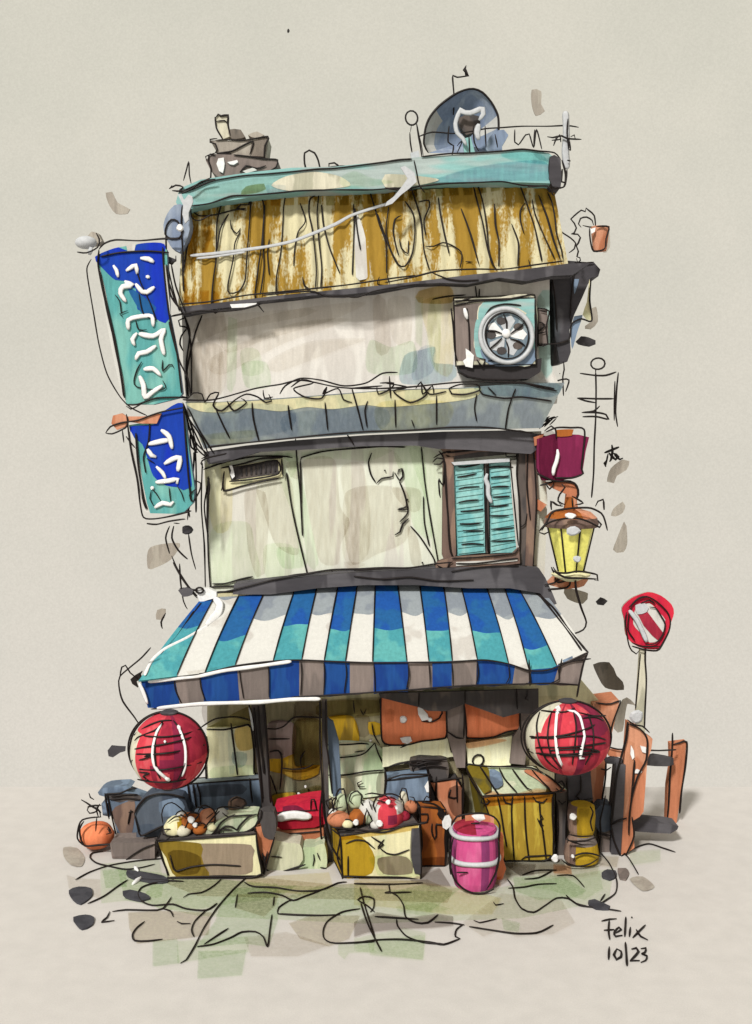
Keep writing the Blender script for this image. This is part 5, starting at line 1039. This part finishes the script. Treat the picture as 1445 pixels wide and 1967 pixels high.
# blue grey box on stand behind centre crate
m=MB(); boxpx(m,V('S2',"1010,650 1310,615 1322,790 1010,800"),.55,.35,('bluegrey','bluegrey','darkblue'))
for x in ("1005,650 1120,610 1200,605 1330,605","1010,570 1018,640 1005,740","1310,610 1322,680 1318,770"): m.ink(V('S2',x),.56,r=.0125)
m.blob(V('S2',"1285,690 1310,650 1315,730 1300,730"),.57,.01,'gel'); m.slab([(742,1535),(824,1535),(824,1620),(742,1620)],.52,.3,'brown')
tag(m.build('blue_box'),'blue grey box on a brown stand behind the red meat','box')
m=MB(); m.slab(V('S2',"1180,560 1190,520 1250,505 1350,510 1445,520 1445,640 1360,650 1320,600 1200,610"),.3,.25,'dark',smooth=True)
for x in ("1020,560 1100,530 1180,515 1250,510 1200,560 1210,600","1040,550 1140,525 1240,540 1300,520 1400,520","1220,520 1290,530 1310,600 1330,610","1240,560 1340,545 1440,560","1250,510 1440,500"): m.ink(V('S2',x),.33,r=.0125)
m.slab([(795,1480),(858,1480),(858,1500),(795,1500)],.29,.2,'dark')
m.slab([(800,1500),(850,1500),(850,1610),(800,1610)],.2,.12,'dark')
tag(m.build('dark_pan'),'dark wide pan on a dark stand behind the blue grey box','pan')
# orange brown cabinets
t2=gt(1664)
m=MB(); boxpx(m,V('S3',"455,660 640,635 680,700 680,1200 455,1200"),.30,.22,('orange','rust','dark'))
m.patch(V('S3',"590,700 680,690 690,890 620,890 580,800"),.3,'g_dark')
for x in ("500,620 498,700 500,790","600,710 585,760 620,770 640,765","640,640 645,800","460,660 560,640 680,630","680,600 690,760 680,880"): m.ink(V('S3',x),.31,r=.0115)
tag(m.build('cabinet'),'orange brown cabinet standing behind the rust coloured box','cabinet')
m=MB(); boxpx(m,V('S3',"388,830 565,850 562,1240 392,1240"),t2,.3,('rust','rust','dark'),shift=(-.05,0))
for x in ("300,880 375,840 380,880 440,880 435,935 380,935","470,945 468,1000 485,1055 500,1030 500,950 560,965","520,850 510,880 540,920 560,900 560,870","400,800 480,810 540,850 570,900","570,900 560,1050 565,1150 560,1240","395,980 400,1100 390,1240 560,1245"): m.ink(V('S3',x),t2+.01,r=.0115)
m.blob(V('S3',"510,850 545,845 570,890 580,930 550,920 515,885"),t2+.02,.02,'ink')
m.patch(V('S3',"400,1190 560,1180 560,1240 395,1240"),t2,'g_taupe'); m.blob(V('S3',"560,900 590,890 605,920 600,965 570,990 545,975 540,940"),t2+.05,.03,'gel')
tag(m.build('wooden_box'),'upright rust coloured wooden box between the centre crate and the pink barrel','box')
m=MB(); m.slab(V('S3',"328,985 388,980 392,1300 350,1295 325,1180"),t1+.02,.06,'darkgrey_shade'); tag(m.build('board'),'dark narrow board leaning at the right side of the centre crate','board')
# pink barrel
tb=1.30; k_=(D-tb)/D/PPM; cx=W(912,1600,tb).x
def zb(py): return zof(py,tb+.26)
PB=thing('pink_barrel',(cx,-tb,0),'bright pink barrel with two white hoops standing in front of the slatted chest','barrel')
Rb=46*(D-tb-.26)/D/PPM
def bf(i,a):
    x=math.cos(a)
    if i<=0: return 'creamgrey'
    return 'magenta' if (x>.20 and not (.62<x<.85)) or x<-.78 else 'pink'  # magenta stretches paint shade onto the pink barrel
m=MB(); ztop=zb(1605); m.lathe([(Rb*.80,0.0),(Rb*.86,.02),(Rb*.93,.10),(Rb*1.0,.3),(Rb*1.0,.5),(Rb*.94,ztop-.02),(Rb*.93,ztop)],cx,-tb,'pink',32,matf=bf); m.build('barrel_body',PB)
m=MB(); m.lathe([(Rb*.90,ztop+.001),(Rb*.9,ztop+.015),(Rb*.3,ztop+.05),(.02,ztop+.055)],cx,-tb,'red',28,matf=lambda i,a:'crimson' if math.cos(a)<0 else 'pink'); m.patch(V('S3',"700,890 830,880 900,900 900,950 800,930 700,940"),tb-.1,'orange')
m.slab(V('S3',"745,895 790,880 830,885 840,915 800,935 765,915"),tb+.12,.02,'gel'); m.ink(V('S3',"740,945 800,945"),tb+.25,r=.012); m.build('lid',PB)
for (rr,z,th) in ((.985,zb(1612),.03),(1.03,zb(1661),.03)):
    m=MB(); n=36; Q=[Vector((cx+Rb*rr*math.cos(a),-tb+Rb*rr*math.sin(a),z+.008*math.sin(3*a))) for a in [2*math.pi*i/n for i in range(n)]]
    m.tube(Q,.030,'gelgrey',flat=1,closed=True,axis=Vector((0,0,1))); m.build('hoop',PB)
m=MB()
for x in ("605,960 640,900 720,880 820,875 900,900 940,960 930,1060","620,1040 605,1100 600,1250 630,1340 690,1400 760,1430 830,1430 900,1400","930,1060 935,1180 910,1290 860,1380 800,1440","640,1285 720,1285","590,1050 590,1180 600,1300"): m.ink(V('S3',x),tb+.27 if x[0]!='9' else tb+.2,r=.0115)
m.build('outline_wire',PB)
m=MB(); m.slab(V('S3',"945,1020 965,1030 970,1160 965,1200 985,1260 960,1330 920,1370 915,1340 935,1200"),tb-.15,.1,'orange_deep')
tag(m.build('cloth_rag'),'orange rag hanging down the right side of the pink barrel','rag')
# slatted chest
t3=gt(1655)
CH=thing('slatted_chest',(W(1000,1655,t3).x,-t3,0),'large slatted ochre wooden chest with a sloping lid, left of the right lantern','chest')
F=bz(V('S3',"822,758 1312,738 1312,1195 975,1222"),t3); zl=zof(1472,.05)
Bk=[Vector((W(897,1472,.05).x,-.05,zl)),Vector((W(1030,1474,.05).x,-.05,zl)),Vector((F[2].x-.1,-.05,0)),Vector((F[3].x-.25,-.05,0))]
F[2].z=0.01;F[3].z=.01
m=MB(); m.hexa(F,Bk,('ochre_chest','olive','olive'))
def tf(px,py): return t3
m.patch(V('S3',"825,762 1312,742 1312,800 1100,800 1000,815 830,830"),tf,'g_orange',False)
for x in ("925,760 950,880 970,1010 990,1110","1030,750 1022,850 1025,960 1030,1060 1040,1200","1112,755 1115,900 1125,1050 1145,1215","1215,790 1220,880 1230,950 1245,1050 1262,1200","1305,760 1305,900 1315,1050","1215,870 1240,910 1210,930 1245,960","1200,910 1245,1000","1090,1195 1120,1175 1200,1170 1290,1165 1300,1185 1220,1205 1110,1205","960,1190 1000,1220 1100,1225 1250,1205 1310,1160","965,760 980,800 1020,810 1030,760","1170,760 1190,790 1240,800 1270,770","820,760 810,800 850,810 870,790 850,775"): m.ink(V('S3',x),t3,r=.0115,e=.012)
m.build('chest_body',CH)
LTf=plane_t(1472,.03,1531,t3+.03)
m=MB(); LP=V('S3',"700,540 900,548 1160,555 1290,630 1405,722 1200,742 1000,748 822,762 760,650")
Fp=[W(p[0],p[1],LTf(*p)) for p in LP]; b=len(m.v); m.prism([p+Vector((0,0,.02)) for p in Fp],Vector((0,.006,-.03)),'palegreen','brown')
for s_,mt in (("715,550 850,548 880,720 830,740",'olive'),("870,570 940,590 960,680 890,700",'bluegrey'),("1105,580 1170,575 1300,640 1400,720 1310,725 1200,640",'orange'),("870,715 1010,745 1200,700 1300,725 1180,742 850,758",'g_orange')): m.patch(V('S3',s_),lambda x,y:LTf(x,y)+.085,mt)
for x in ("800,545 850,620 900,700 940,755","935,560 970,630 1030,700 1060,730","1025,565 1080,640 1130,700 1165,715","1160,570 1220,640 1290,710","1250,600 1320,650 1380,710","700,530 850,548 1000,552 1160,560 1250,600","700,540 740,640 800,740 830,762","820,755 1000,748 1200,740 1400,718","1340,670 1370,650 1390,690 1350,720 1330,700"): m.ink(V('S3',x),lambda x,y:LTf(x,y)+.11,r=.0115)
m.build('lid',CH)
m=MB(); p=V('S3',"790,508")[0]; c=W(p[0],p[1],.1); m.ring((c.x,c.y,c.z),.075,.07,.013,wob=.07); m.build('ring_handle',CH)
# ochre jars
tj=.62; xj=W(1117,1600,tj).x; k_=(D-tj)/D/PPM
JA=thing('ochre_jar',(xj,-tj,0),'ochre clay jar standing under the right lantern beside the fence','jar')
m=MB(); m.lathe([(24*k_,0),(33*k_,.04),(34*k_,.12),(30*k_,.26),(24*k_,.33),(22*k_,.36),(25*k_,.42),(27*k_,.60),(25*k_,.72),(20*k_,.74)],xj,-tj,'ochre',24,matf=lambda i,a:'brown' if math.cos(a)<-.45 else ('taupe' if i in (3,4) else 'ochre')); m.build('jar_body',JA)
m=MB()
for x in ("620,920 640,960 620,1040 635,1110","450,1135 540,1150 640,1145","440,1180 520,1190 600,1180 660,1155","430,1170 500,1200 570,1215","400,1330 450,1370 540,1380 620,1360 680,1320","470,1310 560,1280 640,1285 700,1305","440,1160 450,1180 440,1200"): m.ink(V('S4',x),tj+.26,r=.0105)
m.dot(*V('S4',"485,1000")[0],tj+.25,7); m.dot(*V('S4',"483,1303")[0],tj+.27,3.5); m.build('rim_wire',JA)
m=MB(); m.slab(V('S4',"650,960 700,910 790,925 800,1000 780,1100 690,1120 655,1060"),.35,.3,'darkblue',smooth=True); m.slab([(1152,1595),(1178,1595),(1178,1642),(1152,1642)],.3,.2,'taupe')
for x in ("735,835 720,920 695,1030 700,1120 690,1240 680,1345","660,1300 640,1410","700,1125 760,1140 790,1160","680,1130 760,1150"): m.ink(V('S4',x),.38,r=.0115)
tag(m.build('dark_sack'),'dark slumped sack between the ochre jar and the fence post','sack')
m=MB(); m.dot(*V('S4',"348,1322")[0],.66,7,8); tag(m.build('white_stone'),'small white pebble at the foot of the dark pillar','stone')
# left side: pumpkin, bin, pot
tp=.2; c=W(186,1597,tp); k_=(D-tp)/D/PPM
PU=thing('pumpkin',(c.x,-tp,0),'round orange pumpkin with a black wiry stalk at the far left','pumpkin')
m=MB()
b0=len(m.v); m.ball((c.x,-tp,27*k_),33*k_,30*k_,26*k_,'orange_deep',32,14,wob=.05); m.build('pumpkin_body',PU)
m=MB()
for x in ("385,1085 250,1095 160,1100 105,1050 115,960 140,920 200,905 270,900","160,1105 130,1060 120,980 150,930","310,980 330,1010 320,970 340,1010 305,1020","240,900 235,950 232,1000"): m.ink(V('S1',x),tp+.22,r=.012)
m.build('outline_wire',PU)
m=MB()
for x in ("130,780 165,800 210,830 260,860 265,900","185,735 195,765 220,780","175,850 180,830 230,820 270,820","170,850 190,875 240,860 240,830 265,880","230,830 250,900","260,810 240,850 270,870"): m.ink(V('S1',x),tp,r=.0125)
m.build('stalk',PU)
tq=.05
BI=thing('storage_bin',(W(250,1625,tq).x,-tq,0),'open blue grey and brown bin behind the pumpkin','bin')
m=MB(); m.slab(V('S1',"300,745 420,740 560,790 600,880 620,1100 440,1115 390,1060 350,900"),tq,.35,'bluegrey')
for s_,mt in (("340,870 410,810 500,790 500,900 480,1020 420,1040",'brown'),("300,750 420,750 470,770 400,800 340,780",'dark'),("410,760 520,740 560,770 480,795",'dark')): m.patch(V('S1',s_),tq,mt)
for x in ("295,735 310,830 325,915","310,740 340,880 370,1010 400,1080 440,1115 540,1130 640,1110","300,740 400,735 470,705 520,700","340,760 440,745 520,745","330,780 450,770 550,785","475,850 465,900 455,950","460,870 490,860"): m.ink(V('S1',x),tq+.015,r=.012)
m.dot(*V('S1',"460,1105")[0],tq+.02,5.5); m.dot(*V('S1',"550,1105")[0],tq+.02,3.5); m.build('bin_body',BI)
m=MB(); m.slab(V('S1',"245,730 300,700 440,690 470,705 380,740 290,760 255,750"),tq-.1,.3,'bluegrey',smooth=True); m.slab(V('S1',"270,810 310,810 330,900 280,890"),tq-.05,.3,'bluegrey'); m.build('rim',BI)
tr=.45
PO=thing('dark_pot',(W(300,1610,tr).x,-tr,0),'large dark slate blue cooking pot behind the left crate','pot')
m=MB(); c=W(308,1565,tr)
m.slab(V('S1',"500,860 540,800 600,755 700,745 830,760 870,830 880,900 760,960 650,1000 560,1030 520,980"),tr,.4,'darkblue',smooth=True)
m.patch(V('S1',"670,800 800,770 850,830 840,880 700,900 670,860"),tr,'bluegrey'); m.patch(V('S1',"530,960 640,950 640,1010 560,1030"),tr,'g_blue2')
for x in ("500,880 520,830 580,765 660,740 760,745 850,770","500,880 520,960 545,1030 620,1000 700,960"): m.ink(V('S1',x),tr+.02,r=.012)
m.slab([(262,1600),(330,1590),(330,1628),(262,1634)],tr-.1,.2,'darkblue'); m.build('pot_body',PO)
m=MB(); m.slab(V('S1',"330,1085 640,1075 640,1195 345,1190"),gt(1651),.35,'taupe'); m.ink(V('S1',"430,1210 480,1170 560,1120 640,1090"),gt(1651)+.01)
tag(m.build('kerb_block'),'low grey brown stone block under the bin and the dark pot','block')
m=MB(); boxpx(m,[(300,1510),(503,1496),(503,1560),(300,1570)],.22,.2,('bluegrey','slate','darkblue')); m.slab([(310,1565),(495,1558),(495,1620),(310,1624)],.2,.1,'darkblue')
m.patch(V('S1',"930,690 1250,675 1250,740 930,760"),.22,'g_taupe'); 
for x in ("870,670 885,780 900,870","905,670 920,760 935,880","930,660 955,740 960,830","1300,630 1310,730 1320,800"): m.ink(V('S1',x),.24,r=.0115)
tag(m.build('counter'),'long blue grey counter below the cream window behind the left crate','counter')
# black marks on the ground and dabs on the paper behind
for i,(v_,s_,lab,mt) in enumerate((('S5',"75,265 120,248 175,255 178,290 130,325 95,305",'upper of the two dark flat stones at the far left of the paving','stone'),('S5',"95,385 150,374 188,385 180,420 135,438 105,410",'lower of the two dark flat stones at the far left of the paving','stone'),
  ('S5',"335,175 400,180 500,200 520,225 460,230 380,215 340,200",'long dark flat stone in front of the left crate','stone'),('S5',"316,268 350,262 420,280 440,300 400,312 330,295",'short dark flat stone below the long dark one','stone'),
  ('S6',"1075,180 1100,165 1135,170 1140,195 1110,210 1080,200",'dark flat stone on the paving right of the slatted chest','stone'),('S6',"1018,300 1045,295 1080,310 1112,325 1105,338 1050,335 1020,320",'dark flat stone on the black wavy line near the writing','stone'),
  ('S6',"1145,160 1180,160 1195,180 1180,210 1155,205",'brown flat stone touching a dark one on the right of the paving','taupe'))):
    m=MB(); P_=[W(p[0],p[1],gt(p[1])) for p in V(v_,s_)]; P_=catmull(P_,True,.06); a=sum(((p.x*q.y-q.x*p.y) for p,q in zip(P_,P_[1:]+P_[:1])))
    if a>0: P_=P_[::-1]
    m.prism([Vector((p.x,p.y,.022)) for p in P_],Vector((0,0,-.021)),mt)
    tag(m.build('flat_stone'),lab,'stone','flat stones on the paving')
tdb=-YB+.03
for v_,s_,mt,lab in (('P',"203,370 215,368 225,388 250,402 245,410 222,410 208,390",'dab','pale grey dab on the paper left of the yellow cladding'),('P',"1022,172 1040,175 1040,200 1047,213 1030,222 1022,200",'dab','pale grey dab on the paper right of the satellite dish'),
 ('S7',"250,1045 290,1005 350,1015 395,1035 395,1065 350,1082 270,1065",'darkgrey_shade','dark oblong dab on the paper right of the air conditioner'),('S8',"140,1535 180,1520 250,1520 280,1560 300,1610 340,1650 348,1705 300,1708 220,1690 180,1630",'dab_dark','large taupe dab on the paper between awning and road sign'),
 ('S8',"158,1110 190,1080 238,1105 210,1135 170,1130",'darkgrey_shade','small dark dab on the paper right of the lantern cord'),('S8',"235,300 260,210 340,150 385,160 365,220 300,260 280,310",'dab','pale grey dab on the paper below the small ink character'),
 ('S8',"262,530 280,480 340,435 357,460 340,510 290,535",'dab','pale grey dab on the paper level with the lantern cap'),('S8',"275,760 300,690 350,570 365,600 370,720 345,775 300,780",'dab','long pale dab on the paper right of the lantern glass'),
 ('S1',"313,440 340,405 390,410 438,412 435,445 400,455 350,488 320,480",'darkgrey_shade','dark dab on the paper left of the left red lantern'),('P',"288,1052 345,1044 328,1075 300,1090 284,1092",'dab','pale dab on the paper left of the middle storey'),('P',"302,1172 318,1170 315,1188 300,1190",'dab','tiny pale dab on the paper left of the awning'),
 ('S1',"10,1115 100,1120 155,1190 130,1250 60,1240 10,1180",'dab','pale dab on the paper below the pumpkin'),('S7',"370,800 400,790 412,900 360,955 320,950 320,930 360,900",'dab','pale dab on the paper beside the dark side bay'),
 ('P',"1226,1360 1206,1352 1196,1405 1180,1400 1190,1355 1205,1340",'dab','pale dab on the paper left of the sign pole'),('P',"345,1130 362,1130 370,1140 350,1145",'darkgrey_shade','dark dab on the paper just above the left end of the awning'),('P',"1085,1130 1130,1140 1120,1160 1090,1150",'dab','pale dab on the paper under the yellow lantern'),('P',"1210,1690 1235,1685 1258,1705 1235,1713",'dab','pale dab at the right edge of the paving'),
 ('P',"1160,485 1170,440 1172,475",'dab','tiny dab on the paper by the orange pot')):
    P_=V(v_,s_)
    if P_[0][1]>1500 and mt=='dab':
        m=MB(); m.gpatch(P_,'dab',True); m.gpatch([(x,y) for x,y in P_],'dab',True)
        for q in m.v: q.z+=.004
    else:
        m=MB(); m.blob(P_,tdb,.02,mt)
    tag(m.build('marker_dab'),lab,'dab','loose marker dabs around the shop')
m=MB(); m.dot(554,59,tdb,2.5,4,'ink'); tag(m.build('ink_speck'),'tiny black speck on the empty paper above the shop','speck')
m=MB()
for x in ("215,105 265,85 315,65","265,50 270,90 260,150 250,165","230,155 215,175 225,200","245,105 290,150 310,130 280,110 320,150 340,140"): m.ink(V('S8',x),tdb,r=.022)
m.ink(V('S8',"240,110 230,160 225,190"),tdb,r=.018)
tag(m.build('ink_character'),'small black ink character on the paper right of the plum sign','writing')
m=MB()
for x in ("329,272 305,320 312,355",): m.ink(V('R7',x),tdb,r=.014)
tag(m.build('ink_tick'),'small black tick on the paper left of the awning','ink mark')
# writing at the lower right
m=MB()
for x in ("1075,388 1110,380 1140,378","1108,385 1105,430 1110,468","1085,428 1130,425","1135,440 1160,425 1150,415 1130,435 1135,455 1165,450","1180,370 1178,410 1175,455","1200,415 1195,455","1205,370 1207,374","1225,425 1245,455 1275,470","1265,405 1235,435 1210,460",
 "1108,500 1105,555","1140,510 1128,535 1140,555 1158,545 1160,520 1140,508","1178,480 1182,530 1185,582","1205,510 1225,505 1235,520 1215,545 1200,560 1240,560","1245,508 1268,505 1262,525 1250,530 1272,540 1265,560 1245,568"):
    P_=V('S6',x); m.gink(P_,.0125)
tag(m.build('handwriting'),'handwritten ink name and date in two lines at the lower right','writing')
